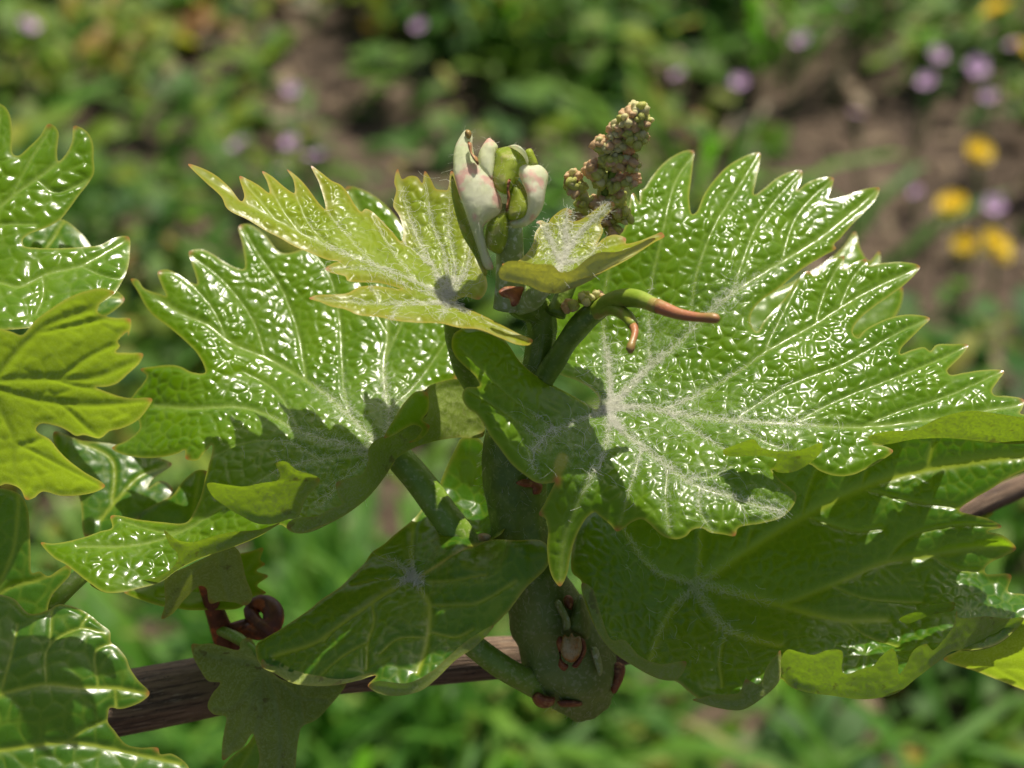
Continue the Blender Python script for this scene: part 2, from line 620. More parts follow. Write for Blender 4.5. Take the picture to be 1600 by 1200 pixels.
# rosettes of broad little weeds
c = field(5200)
c = c[rng.random(len(c)) < keep(c) * (.7 + .3 * sstep(-.25, .25, fnoise(c, 7, 2.2)))]
hgt = rng.uniform(.0, .07, len(c)) * (rng.random(len(c)) < .7)
size = rng.uniform(.6, 1.35, len(c))
ptone = np.clip(rng.beta(2.5, 2.2, len(c)) * .95 + .12 * fnoise(c, 5, 9.0), 0, 1)
k = rng.integers(7, 15, len(c))
idx = np.repeat(np.arange(len(c)), k)
n = len(idx)
b = c[idx] + np.c_[rng.normal(0, .009, n), rng.normal(0, .009, n), hgt[idx] * rng.random(n)]
v, f, t = leaves_mesh(b, rng.uniform(0, 6.283, n), rng.uniform(.0, 1.1, n), rng.uniform(.010, .026, n) * size[idx],
                      rng.uniform(.005, .012, n) * size[idx], rng.uniform(.2, 1.6, n), np.clip(ptone[idx] + rng.normal(0, .09, n), 0, 1))
o = link('ground_cover', v, f, M_COVER, loc=(0, .8, 0), attrs={'tone': t}, kind='stuff',
         label='low green weeds with small oval leaves covering the soil')
o['category'] = 'weeds'
# grass
c = field(560)
c = c[rng.random(len(c)) < keep(c) * sstep(-.15, .25, fnoise(c, 6, 4.4))]
g2 = ground_at(rng.uniform(350, 850, 70), rng.uniform(1060, 1330, 70))
c = np.vstack([c, g2])
idx = np.repeat(np.arange(len(c)), rng.integers(5, 11, len(c)))
n = len(idx)
b = c[idx] + np.c_[rng.normal(0, .008, n), rng.normal(0, .008, n), np.zeros(n)]
v, f, t = leaves_mesh(b, rng.uniform(0, 6.283, n), rng.uniform(.7, 1.45, n), rng.uniform(.05, .13, n),
                      rng.uniform(.003, .0065, n), rng.uniform(.5, 2.2, n), np.clip(rng.beta(2, 2.4, n), 0, 1))
o = link('grass', v, f, M_GRASS, loc=(0, .8, 0), attrs={'tone': t}, kind='stuff',
         label='fresh green grass tufts growing among the weeds')
o['category'] = 'grass'
# litter
c = field(5200)
c[:, 2] = .004
v, f, t = leaves_mesh(c, rng.uniform(0, 6.283, len(c)), rng.uniform(-.1, .5, len(c)), rng.uniform(.006, .03, len(c)),
                      rng.uniform(.002, .010, len(c)), rng.uniform(0, 1.2, len(c)), rng.random(len(c)))
o = link('leaf_litter', v, f, M_LITTER, loc=(0, .8, 0), attrs={'tone': t}, kind='stuff',
         label='dry brown leaf litter and bits lying on bare soil')
o['category'] = 'litter'


# ------------------------------------------------------------------ wild flowers on the ground
def petal_disc(nr, r0, r1, w, lift, rows=1):
    V, F = [], []
    for k in range(nr):
        a = 2 * math.pi * k / nr + random.uniform(-.08, .08)
        up = lift * random.uniform(.6, 1.3)
        d = np.array([math.cos(a), math.sin(a), 0])
        s = np.array([-math.sin(a), math.cos(a), 0])
        i = len(V)
        for t, ww in ((0, .35), (.5, 1), (.85, .9), (1, .35)):
            r = r0 + (r1 - r0) * t
            p = d * r + np.array([0, 0, up * t * t])
            V += [p - s * w * ww / 2, p + s * w * ww / 2]
        for j in range(3):
            F.append((i + 2 * j, i + 2 * j + 1, i + 2 * j + 3, i + 2 * j + 2))
    return np.array(V), F


def dome(r, h, seg=12, rings=4):
    V, F = [], []
    for j in range(rings):
        a = j / rings * math.pi / 2
        for k in range(seg):
            th = 2 * math.pi * k / seg
            V.append((r * math.cos(a) * math.cos(th), r * math.cos(a) * math.sin(th), h * math.sin(a)))
    V.append((0, 0, h))
    for j in range(rings - 1):
        for k in range(seg):
            F.append((j * seg + k, j * seg + (k + 1) % seg, (j + 1) * seg + (k + 1) % seg, (j + 1) * seg + k))
    for k in range(seg):
        F.append(((rings - 1) * seg + k, (rings - 1) * seg + (k + 1) % seg, rings * seg))
    F.append(tuple(range(seg))[::-1])
    return np.array(V), F


def make_mesh(name, v, f, mat):
    me = bpy.data.meshes.new(name)
    me.from_pydata(np.asarray(v).tolist(), [], f)
    me.materials.append(mat)
    me.polygons.foreach_set('use_smooth', [True] * len(me.polygons))
    return me


def part(name, me, parent, loc=(0, 0, 0), rot=(0, 0, 0), sc=1.0):
    o = bpy.data.objects.new(name, me)
    col.objects.link(o)
    o.parent = parent
    o.location = loc
    o.rotation_euler = rot
    o.scale = (sc,) * 3 if isinstance(sc, (int, float)) else sc
    return o


ym1 = make_mesh('yellow_petals', *petal_disc(15, .002, .0072, .0030, .0012), M_YPETAL)
ym2 = make_mesh('yellow_petals_inner', *petal_disc(12, .001, .0052, .0026, .0026), M_YPETAL)
yc = make_mesh('yellow_centre', *dome(.0028, .0022), M_YCENTRE)
pm = make_mesh('purple_petals', *petal_disc(5, .0008, .0058, .0046, .0016), M_PPETAL)
pc = make_mesh('purple_centre', *dome(.0012, .0016, 8, 3), M_FSTEM)


def flower(px, py, hz, kind, size):
    g0 = ground_at(px, py, hz)
    base = g0 + np.array([random.uniform(-.008, .008), random.uniform(-.004, .012), -hz])
    if kind == 'y':
        t = thing('yellow_wildflower', base, 'small round yellow wildflower blooming in the weeds behind the vine', 'flower',
                  'yellow wildflowers in the weeds')
    else:
        t = thing('purple_wildflower', base, 'tiny pale purple wildflower blooming in the weeds behind the vine', 'flower',
                  'purple wildflowers in the weeds')
    pts = crspline(np.array([base, (base * .6 + g0 * .4) + np.array([.003, 0, 0]), g0]), .012)
    v, f, _, _ = tube(pts, np.full(len(pts), .0007), 6)
    link('stem', v, f, M_FSTEM, t, loc=base)
    h = g0 - base
    tilt = (math.radians(random.uniform(15, 40)), random.uniform(-.2, .2), random.uniform(0, 6))
    if kind == 'y':
        part('petals', ym1, t, h, tilt, size)
        part('petals', ym2, t, h + np.array([0, 0, .0006]), tilt, size)
        part('flower_centre', yc, t, h, tilt, size)
    else:
        part('petals', pm, t, h, tilt, size)
        part('flower_centre', pc, t, h, tilt, size)


for px, py, s in [(1556, 16, 1.05), (1596, 76, .8), (1530, 237, .85), (1487, 319, .9), (1508, 382, .75), (1556, 385, 1.1)]:
    flower(px, py, random.uniform(.055, .08), 'y', s)
for px, py, s in [(45, 40, 1.0), (372, 226, .9), (455, 222, .85), (493, 244, .95), (455, 140, .75), (1253, 62, .9), (1465, 85, .85),
                  (1526, 104, 1.1), (1448, 126, .9), (1155, 128, .8), (1060, 116, .7), (1553, 320, .95), (1338, 178, .7),
                  (1586, 70, .9), (1318, 6, .8), (1545, 150, .7), (440, 265, .7), (1432, 300, .6), (718, 884, .8), (655, 40, .7)]:
    flower(px, py, random.uniform(.05, .075), 'p', s * .85)


# ------------------------------------------------------------------ leaves
def sheet(outline, ctrl, veins, step, flip=False, cell=1.7, bull=.2, groove=.16, puff=.05, seed=0, wave=.25, veinw=.34):
    poly = crspline(outline, step * .8, True)
    # find tooth tips on the traced outline
    o_ = np.array(outline, float)
    area = np.sum(o_[:, 0] * np.roll(o_[:, 1], -1) - o_[:, 1] * np.roll(o_[:, 0], -1))
    a = o_ - np.roll(o_, 1, 0)
    b = np.roll(o_, -1, 0) - o_
    ang = np.arctan2(a[:, 0] * b[:, 1] - a[:, 1] * b[:, 0], (a * b).sum(1)) * np.sign(area)
    tips = o_[ang > math.radians(62)]
    p2, F = triangulate(poly, step)
    fd = tps(ctrl)
    V = P(p2[:, 0], p2[:, 1], fd(p2))
    N = vnormals(V, F)
    view = CAM - V.mean(0)
    sgn = np.sign((N @ view).sum())
    if sgn < 0:
        F = F[:, ::-1]
        N = -N
    if flip:                       # the camera sees the underside here
        F = F[:, ::-1]
        N = -N
    ctr = V.mean(0)
    _, _, vt = np.linalg.svd(V[::max(1, len(V) // 2000)] - ctr, full_matrices=False)
    uv = (V - ctr) @ vt[:2].T * 1000                       # mm in the leaf's own plane

    def touv(pp):
        pp = np.array(pp)
        return (P(pp[:, 0], pp[:, 1], fd(pp)) - ctr) @ vt[:2].T * 1000
    # distance to the margin
    de = near(uv, touv(poly))
    edge = np.exp(-(de / .22) ** 2)
    rim_ = np.exp(-(de / 1.6) ** 2)
    tip = np.exp(-(near(uv, touv(tips)) / .5) ** 2) if len(tips) else np.zeros(len(V))
    # veins
    dv = np.full(len(V), 99.0)
    vein = np.zeros(len(V))
    for line, wf in veins:
        L = touv(crspline(line, 2.5))
        d = near(uv, L)
        dv = np.minimum(dv, d / max(.6, wf))
        vein = np.maximum(vein, np.exp(-(d / (veinw * wf)) ** 2) * min(1, .55 + .45 * wf))
    # bulges between the small veins
    r = np.random.default_rng(seed + 11)
    lo, hi = uv.min(0) - 3, uv.max(0) + 3
    gx_, gy_ = np.meshgrid(np.arange(lo[0], hi[0], cell), np.arange(lo[1], hi[1], cell))
    S = np.c_[gx_.ravel(), gy_.ravel()]
    S[:, 0] += (np.round(S[:, 1] / cell) % 2) * cell / 2
    S += r.uniform(-.46, .46, S.shape) * cell
    S = S[r.random(len(S)) > .15]
    kd = KDTree(len(S))
    for i, s in enumerate(S.tolist()):
        kd.insert((s[0], s[1], 0), i)
    kd.balance()
    warp = np.c_[fnoise(np.c_[uv, uv[:, :1] * 0], .55, seed), fnoise(np.c_[uv, uv[:, :1] * 0], .55, seed + 50)] * .35
    ff = np.empty((len(V), 2))
    ids = np.empty(len(V), int)
    for i, q_ in enumerate((uv + warp).tolist()):
        r2 = kd.find_n((q_[0], q_[1], 0), 2)
        ff[i] = r2[0][2], r2[1][2]
        ids[i] = r2[0][1]
    cellv = (ff[:, 1] - ff[:, 0]) / cell
    amp = r.uniform(.65, 1.2, len(S))[ids]
    am = (.8 + .9 * fnoise(np.c_[uv, uv[:, :1] * 0], .16, seed + 3.3)).clip(.5, 1.3)
    h = bull * amp * am * (1 - (1 - np.clip(cellv / .85, 0, 1)) ** 2.2) * sstep(.05, 1.0, dv) * sstep(.1, 1.2, de)
    h -= groove * np.exp(-(dv / .55) ** 2)
    h += puff * np.minimum(dv, 4.0)
    h += .05 * fnoise(np.c_[uv, uv[:, :1] * 0], .9, seed + 1.7)
    h += wave * fnoise(np.c_[uv, uv[:, :1] * 0], .11, seed + 7.7)
    h *= .25 + .75 * sstep(0, 1.0, de)
    V = V + N * (h * MM)[:, None]
    wl = np.maximum(np.exp(-(dv / .9) ** 2), 0)
    return V, F, dict(vein=vein, edge=edge, tip=tip, cell=cellv, rim=rim_, wool=wl), N


def leaf(parent, loc, mat, patches, label=None, wool=(), wool_mat=None, seed=0, name='leaf', hairs_on=True):
    Vs, Fs, At, Ns, off = [], [], {}, [], 0
    for i, p in enumerate(patches):
        V, F, A, N = sheet(seed=seed * 13 + i, **p)
        Vs.append(V)
        Fs.append(F + off)
        Ns.append(N)
        off += len(V)
        for k, a in A.items():
            At.setdefault(k, []).append(a)
    V, F, N = np.vstack(Vs), np.vstack(Fs), np.vstack(Ns)
    At = {k: np.concatenate(a) for k, a in At.items()}
    # whole wool field: near the listed woolly spots
    spot = np.zeros(len(V))
    for (px, py, rad, cnt) in wool:
        c_ = V[0]
        pp = project(V)
        spot = np.maximum(spot, np.exp(-(((pp - (px, py)) ** 2).sum(1)) / rad ** 2))
    At['wool'] = np.clip(At['wool'] * (.08 + .8 * spot) + spot ** 2 * .3, 0, 1)
    o = link(name, V, F, mat, parent, loc, At, label=label)
    # woolly hairs as real fibres
    if wool and hairs_on:
        r = np.random.default_rng(seed + 91)
        HV, HF = [], []
        pp = project(V)
        nv = len(Vs[0])
        for (px, py, rad, cnt) in wool:
            w = np.exp(-(((pp[:nv] - (px, py)) ** 2).sum(1)) / rad ** 2) * (.02 + At['vein'][:nv] ** 1.5)
            if w.sum() <= 1e-9:
                continue
            for i in r.choice(nv, cnt, p=w / w.sum()):
                nrm = N[i]
                t = r.normal(size=3)
                t -= nrm * (t @ nrm)
                t /= np.linalg.norm(t)
                L = r.uniform(.8, 3.2) * MM
                lift = r.uniform(.05, .5) * MM
                s = np.cross(nrm, t)
                bend = r.normal(0, .8)
                K = 5
                pts = []
                for j in range(K):
                    u = j / (K - 1)
                    pts.append(V[i] + t * L * (u - .5) + s * bend * L * (u - .5) ** 2 + nrm * (lift * math.sin(math.pi * u) + .05 * MM)
                               + r.normal(0, .05 * MM, 3))
                rr = r.uniform(.009, .019) * MM
                v_, f_, _, _ = tube(np.array(pts), np.full(K, rr), 3, False)
                b_ = sum(len(x) for x in HV)
                HV.append(v_)
                HF += [tuple(x + b_ for x in q_) for q_ in f_]
        if HV:
            h = link('woolly_hair', np.vstack(HV), HF, M_HAIR, o, loc, kind='stuff')
    return o


def project(V):
    r = V - CAM
    z = r @ FWD
    return np.c_[800 + (r @ RT) * D / z / PX, 600 - (r @ UP) * D / z / PX]


def VN(zn, *lines, w=1.0):
    return [(Z(zn, l), w) for l in lines]


# --- main shoot -------------------------------------------------------------
shoot = thing('grapevine_shoot', P(890, 1075, 14), 'upright green vine shoot with broad glossy leaves and a pink-tipped flower cluster on top', 'vine shoot',
              'vine shoots growing on the cane')

# right leaf
A_OUT = (Z('z9', [(240, 440), (265, 330), (285, 262), (318, 312), (322, 250), (340, 240), (380, 180), (430, 120), (490, 75), (550, 50), (588, 52),
                  (585, 110), (575, 200), (565, 290), (580, 370), (600, 360), (640, 270), (690, 200), (750, 135), (820, 90), (880, 65), (920, 60),
                  (918, 110), (900, 200), (890, 270), (940, 240), (1000, 190), (1060, 160), (1130, 150), (1125, 200), (1105, 250), (1150, 215),
                  (1210, 190), (1288, 185), (1280, 230), (1262, 290), (1330, 280), (1400, 255), (1460, 237), (1518, 235), (1500, 290), (1440, 360),
                  (1380, 420), (1320, 490), (1290, 520), (1300, 540), (1250, 570), (1180, 610), (1120, 650), (1060, 700), (1000, 750), (940, 790),
                  (890, 840), (872, 890), (880, 930)])
         + Z('z10', [(265, 445), (300, 390), (400, 280), (470, 180), (520, 140), (550, 165), (600, 110), (700, 65), (695, 130), (750, 100), (810, 80),
                     (820, 110), (900, 100), (1000, 95), (1080, 115), (1060, 150), (1000, 210), (920, 270), (850, 320), (790, 370), (750, 420),
                     (745, 455), (770, 475), (800, 440), (870, 400), (950, 370), (1040, 358), (1130, 375), (1090, 420), (1030, 480), (985, 530),
                     (980, 555), (1040, 535), (1100, 522), (1130, 540), (1160, 510), (1230, 505), (1320, 510), (1290, 560), (1240, 610), (1215, 640),
                     (1230, 660), (1300, 650), (1400, 635), (1500, 640), (1470, 690), (1440, 740), (1450, 760), (1520, 765), (1600, 785), (1590, 830),
                     (1580, 850), (1640, 862), (1740, 890), (1720, 960), (1600, 1000), (1400, 990), (1200, 972), (1050, 978), (900, 1008), (850, 1005),
                     (900, 1015), (945, 1040), (900, 1080), (830, 1120), (740, 1160), (660, 1165), (580, 1140), (520, 1105), (430, 1140), (345, 1135)])
         + Z('z11', [(1300, 560), (1340, 610), (1390, 650), (1420, 680), (1415, 720), (1380, 770), (1340, 800), (1250, 825), (1130, 850), (1115, 888),
                     (1050, 880), (990, 870), (950, 850), (900, 860), (870, 890), (820, 905), (760, 890), (720, 860), (690, 830), (650, 805), (600, 820),
                     (560, 850), (525, 865), (490, 830), (440, 790), (415, 770), (380, 790), (340, 850), (310, 920), (290, 1000), (275, 1080), (240, 1140),
                     (205, 1100), (185, 1040), (175, 950), (180, 850), (165, 800), (135, 780), (165, 720), (200, 650), (230, 590), (265, 530), (270, 490),
                     (245, 480), (215, 540), (225, 610), (180, 625), (120, 620), (60, 580), (0, 530)])
         + [(780, 700), (765, 680), (757, 665), (745, 648), (728, 635), (722, 618), (728, 606), (749, 603), (744, 590), (725, 572), (711, 557), (705, 539),
            (710, 521), (740, 512), (785, 530), (812, 566), (832, 584), (862, 602), (890, 617), (918, 633), (933, 640), (937, 626), (926, 611), (902, 596),
            (872, 584), (860, 565), (862, 530), (870, 490), (890, 450), (920, 410), (950, 380)])
A_CTRL = [(950, 640, 0), (1080, 240, 23), (1190, 240, 24), (1370, 295, 20), (1435, 415, 14), (1510, 540, 8), (1600, 640, 1), (1660, 660, 0), (1300, 640, -2),
          (1150, 450, 9), (1050, 330, 15), (970, 360, 13), (900, 450, 9), (868, 570, 3), (1200, 705, -7), (1390, 712, -5), (1600, 690, -3), (1050, 830, -13),
          (1000, 730, -7), (1230, 790, -10), (880, 905, -9), (855, 790, -9), (865, 745, -10), (800, 720, -11.5), (728, 620, -11), (710, 530, -9.5),
          (800, 600, -7.5), (900, 645, -2.5), (1280, 480, 9), (1400, 560, 4), (1100, 600, 2.5)]
A_V = (VN('px', [(950, 640), (985, 605), (1019, 570), (1050, 545), (1140, 461), (1212, 414), (1287, 367), (1370, 298)],
          [(950, 640), (1000, 636), (1044, 644), (1144, 658), (1240, 662), (1350, 665), (1450, 655), (1600, 632)],
          [(955, 650), (969, 669), (1003, 697), (1044, 729), (1090, 760), (1144, 776), (1219, 800)], w=1.1)
       + VN('px', [(1030, 641), (1059, 632), (1112, 607), (1175, 566)] + Z('z10', [(300, 550), (560, 400), (800, 250), (1070, 120)]),
            [(955, 655), (941, 716), (922, 747), (903, 785), (884, 832), (876, 905)],
            [(950, 640), (919, 651), (881, 666), (853, 679), (831, 710), (840, 740)],
            [(950, 640), (953, 608), (950, 560), (944, 524), (944, 470), (955, 400)], w=.85)
       + VN('px', [(1015, 573), (1016, 457), (1034, 370), (1056, 282), (1083, 242)], [(1078, 518)] + Z('z9', [(600, 680), (680, 450), (800, 250), (915, 65)]),
            [(1143, 459)] + Z('z9', [(900, 430), (1000, 290), (1125, 155)]), Z('z9', [(1030, 585), (1090, 400), (1180, 280), (1285, 190)]),
            Z('z10', [(170, 875), (400, 720), (700, 600), (950, 460), (1120, 375)]), Z('z10', [(450, 895), (650, 790), (900, 690), (1150, 590), (1310, 515)]),
            Z('z10', [(800, 905), (1000, 830), (1250, 750), (1490, 640)]), Z('z11', [(790, 275), (980, 410), (1100, 470)]), Z('z11', [(1100, 318), (1290, 430), (1400, 460)]),
            Z('z11', [(650, 450), (600, 620), (545, 810)]), Z('z11', [(780, 550), (770, 700), (790, 860)]), Z('z11', [(935, 650), (940, 760), (1000, 860)]),
            Z('z11', [(900, 600), (1000, 590), (1100, 540)]), Z('z10', [(300, 550), (350, 440), (470, 200)]), Z('z10', [(560, 390), (600, 250), (690, 80)]),
            Z('z10', [(680, 310), (740, 180), (810, 90)]), [(850, 690), (800, 650), (735, 610)], [(870, 672), (800, 620), (720, 545)], w=.6))
A_F1 = dict(outline=Z('z10', [(820, 975), (900, 945), (1050, 930), (1180, 872), (1330, 840), (1450, 850), (1600, 872), (1740, 890), (1720, 965), (1600, 1003),
                              (1400, 993), (1200, 975), (1050, 981), (900, 1010), (835, 992)]),
            ctrl=[(1356, 685, -8), (1600, 690, -3), (1400, 694, -5.5), (1500, 640, -10), (1640, 655, -7), (1470, 690, -5)], veins=[], step=4, flip=True, bull=.13, cell=1.5, wave=.7)
A_F2 = dict(outline=Z('z10', [(95, 1040), (170, 1005), (250, 980), (285, 1020), (400, 1040), (500, 1030), (590, 1000), (582, 1050), (522, 1105), (430, 1147), (350, 1135),
                              (362, 1082), (300, 1065), (100, 1062)]),
            ctrl=[(1130, 705, -9.5), (1180, 687, -12.5), (1280, 695, -12), (1235, 737, -9.2), (1200, 713, -9.6), (1262, 725, -8)], veins=[], step=4, flip=True, bull=.13, cell=1.5, wave=.7)
leafA = leaf(shoot, P(950, 640, 0), M_GLOSS,
             [dict(outline=A_OUT, ctrl=A_CTRL, veins=A_V, step=2.7, cell=1.5, bull=.27, puff=.08), A_F1, A_F2],
             'broad glossy green leaf with many sharp teeth and white wool at its centre', seed=1,
             wool=[(952, 642, 30, 700), (950, 570, 45, 220), (1000, 600, 55, 220), (1060, 648, 80, 260), (1150, 655, 60, 110), (1000, 700, 60, 200),
                   (900, 700, 60, 110), (1140, 470, 50, 80), (1090, 760, 70, 100), (1030, 520, 60, 70), (860, 690, 50, 70), (1230, 660, 50, 60), (1200, 790, 60, 50)])

# left leaf
B_OUT = (Z('z1', [(655, 915), (690, 920), (720, 960), (800, 990), (830, 1000), (810, 950), (790, 880), (830, 868), (880, 885), (950, 930), (985, 940), (960, 840),
                  (945, 780), (1000, 768), (1060, 790), (1120, 830), (1180, 860), (1220, 865), (1215, 760), (1195, 650), (1240, 640), (1290, 665), (1330, 700)])
         + [(440, 395), (480, 385), (515, 345), (530, 310), (543, 292), (562, 295), (590, 310), (620, 340), (655, 400), (690, 450), (705, 510)]
         + Z('z6', [(1000, 200), (1010, 290), (930, 315), (850, 345), (760, 400), (710, 480), (690, 570), (720, 640), (700, 695), (650, 775), (560, 885), (450, 970),
                    (350, 1025), (260, 1062), (190, 1062), (150, 1040)])
         + Z('z3', [(1400, -15), (1300, 42), (1150, 103), (1000, 155), (900, 203), (800, 272), (700, 302), (600, 324), (520, 322), (450, 278), (330, 185), (270, 150), (205, 75)])
         + Z('z2', [(260, 1120), (340, 1108), (430, 1085), (500, 1060), (560, 1040), (555, 982), (700, 1000), (800, 1010), (930, 1012), (970, 960), (1005, 880), (1025, 800),
                    (1045, 720), (1062, 650), (1060, 625), (1020, 665), (985, 702), (930, 695), (925, 652), (890, 668), (800, 688), (700, 690), (600, 668), (560, 640), (640, 600),
                    (700, 540), (680, 480), (640, 430), (680, 360), (715, 320), (735, 280), (705, 248), (780, 232), (860, 226), (905, 235), (960, 262), (1025, 265), (1020, 230),
                    (980, 160), (920, 100), (850, 40)])
         + Z('z1', [(750, 1080), (690, 980)]))
B_CTRL = [(600, 690, -8), (375, 350, 14), (545, 292, 17), (215, 440, 7), (300, 400, 10), (315, 575, 0), (220, 580, 3), (180, 700, 0), (280, 700, -6), (65, 850, -14), (180, 860, -15),
          (300, 890, -17.5), (450, 825, -17), (560, 785, -14), (620, 720, -10), (700, 590, 0), (705, 520, 4), (450, 560, 3), (500, 640, -4), (430, 700, -9), (330, 720, -9),
          (340, 800, -13), (620, 420, 10), (400, 620, -2), (320, 650, -4), (480, 760, -12)]
B_V = (VN('px', [(602, 695), (587, 687), (547, 650), (509, 616), (462, 584), (419, 559), (359, 534), (328, 509), (281, 487), (244, 462), (217, 441)],
          [(602, 695), (572, 698), (503, 683), (462, 670), (420, 648), (375, 635), (300, 637), (240, 632)],
          [(605, 690), (609, 665), (600, 578), (606, 516), (590, 400), (550, 300)], w=1.0)
       + VN('px', [(602, 700), (572, 706), (503, 716), (440, 730), (370, 775), (300, 820), (220, 850), (120, 855)], [(595, 705), (545, 740), (500, 790)], w=.85)
       + VN('px', [(547, 650), (537, 603), (534, 547), (531, 500), (515, 430), (480, 380)], [(478, 592), (466, 520), (440, 450), (400, 390), (378, 352)],
            [(415, 557), (395, 500), (350, 440), (300, 400)], [(355, 530), (330, 480), (280, 430), (252, 425)], [(606, 640), (650, 600), (700, 530)], [(470, 672), (430, 610), (380, 580)],
            [(503, 716), (450, 690), (380, 690), (320, 720)], [(602, 560), (640, 480)], [(605, 520), (560, 440)], [(440, 730), (430, 700)], [(300, 820), (260, 830), (190, 815)], w=.6))
B_P1 = dict(outline=Z('z6', [(1140, 580), (1130, 470), (1060, 330), (1040, 297), (940, 305), (850, 345), (860, 420), (850, 480), (800, 500), (740, 535), (690, 570), (610, 595),
                             (565, 640), (560, 710), (530, 770), (440, 795), (400, 815), (410, 880), (430, 920), (380, 940), (300, 980), (220, 990), (165, 1010), (155, 1040), (190, 1064),
                             (260, 1064), (350, 1027), (450, 972), (560, 887), (650, 777), (700, 697), (800, 635), (900, 605), (1010, 588)]),
            ctrl=[(756, 680, -4), (725, 592, -4.5), (670, 610, -8), (640, 670, -12), (590, 690, -15), (575, 730, -16), (530, 750, -16.5), (528, 785, -16), (455, 828, -18.5),
                  (575, 780, -15), (620, 720, -11.5), (700, 690, -7)], veins=[], step=4, flip=True, bull=.13, cell=1.5, wave=.7)
B_P1b = dict(outline=Z('z6', [(855, 365), (800, 358), (740, 415), (700, 480), (650, 560), (640, 590), (690, 575), (740, 545), (790, 525), (828, 545), (800, 590), (762, 612), (805, 607),
                              (850, 572), (868, 530), (832, 500), (858, 460)]),
             ctrl=[(667, 612, -9.5), (620, 660, -13.5), (605, 682, -15), (670, 665, -11.5), (645, 690, -13), (650, 630, -10.5)], veins=[], step=4, bull=.06)
B_P2 = dict(outline=Z('z2', [(1035, 820), (1060, 815), (1130, 825), (1220, 835), (1300, 820), (1395, 800), (1400, 770), (1380, 720), (1430, 710), (1480, 750), (1600, 800), (1530, 900),
                             (1490, 990), (1440, 1002), (1380, 1022), (1290, 1022), (1200, 980), (1120, 930), (1060, 880)]),
            ctrl=[(325, 757, -22), (433, 723, -24), (500, 750, -21), (465, 810, -18.6), (400, 820, -18.2), (340, 780, -18), (420, 770, -21.5)], veins=[], step=4, flip=True, bull=.13, cell=1.5, wave=.7)
B_P3 = dict(outline=Z('z3', [(820, 15), (880, 60), (960, 75), (1050, 50), (1150, 25), (1300, 10), (1400, -22), (1300, 40), (1150, 102), (1000, 153), (900, 202), (800, 271), (700, 301),
                             (600, 323), (520, 321), (450, 280), (600, 275), (700, 262), (800, 240), (870, 190), (890, 140), (850, 90)]),
            ctrl=[(256, 830, -23.5), (300, 848, -23), (410, 825, -19), (435, 820, -18.6), (300, 888, -19.5), (250, 910, -19), (145, 913, -16.5), (200, 920, -17.5), (270, 875, -20.5)],
            veins=[], step=4, flip=True, bull=.13, cell=1.5, wave=.7)
for p_ in (B_P1, B_P1b, B_P2, B_P3):
    p_['ctrl'] = [(a_, b_, c_ + 12.5) for a_, b_, c_ in p_['ctrl']]
B_CTRL = [(a_, b_, c_ + 12.5) for a_, b_, c_ in B_CTRL]
leafB = leaf(shoot, P(600, 690, 4.5), M_GLOSS,
             [dict(outline=B_OUT, ctrl=B_CTRL, veins=B_V, step=2.8, cell=1.4, bull=.22, puff=.06), B_P1, B_P1b, B_P2, B_P3],
             'wide shining leaf with pale curled-up front edge held on a long green stalk', seed=2,
             wool=[(595, 690, 45, 160), (540, 650, 60, 70), (605, 620, 50, 50), (500, 690, 60, 70), (500, 740, 60, 60)])

# small upper left leaf
C_OUT = Z('z5', [(45, 180), (100, 195), (180, 235), (255, 300), (312, 365), (325, 345), (302, 240), (340, 255), (400, 290), (450, 325), (440, 270), (415, 215), (460, 240), (530, 300),
                 (575, 325), (570, 260), (540, 208), (590, 245), (640, 300), (700, 380), (730, 405), (700, 280), (660, 190), (710, 225), (760, 265), (810, 290), (850, 340), (880, 390),
                 (910, 420), (930, 405), (960, 415), (1010, 460), (1060, 515), (1110, 565), (1120, 520), (1100, 440), (1070, 390), (1085, 310), (1075, 270), (1092, 205), (1115, 255),
                 (1150, 240), (1190, 245), (1215, 275), (1228, 215), (1255, 250), (1285, 305), (1320, 310), (1340, 310), (1360, 215), (1385, 240), (1400, 380), (1450, 480), (1500, 640),
                 (1540, 800), (1500, 860), (1430, 845), (1380, 870), (1430, 900), (1500, 930), (1600, 980), (1700, 1030), (1768, 1062), (1750, 1085), (1690, 1085), (1600, 1050),
                 (1500, 1012), (1400, 1002), (1300, 977), (1200, 977), (1100, 967), (1000, 947), (900, 937), (830, 907), (760, 892), (700, 867), (650, 850), (680, 836), (760, 832), (840, 826),
                 (900, 797), (960, 790), (1040, 800), (1110, 808), (1000, 778), (900, 773), (840, 766), (830, 745), (760, 725), (730, 705), (770, 678), (800, 672), (740, 660), (640, 620),
                 (570, 590), (500, 550), (430, 515), (350, 465), (240, 405), (210, 345), (130, 270)])
C_CTRL = [(700, 468, -8), (295, 257, -3), (410, 270, 2), (487, 260, 4), (560, 320, 2), (620, 268, 5), (705, 272, 4), (740, 400, -2.5), (630, 380, -1), (400, 350, -7), (500, 405, -9), (430, 310, -2),
          (487, 465, -16), (600, 490, -16), (700, 510, -16), (830, 535, -14.5), (600, 430, -9.5), (520, 420, -12), (760, 480, -9.5)]
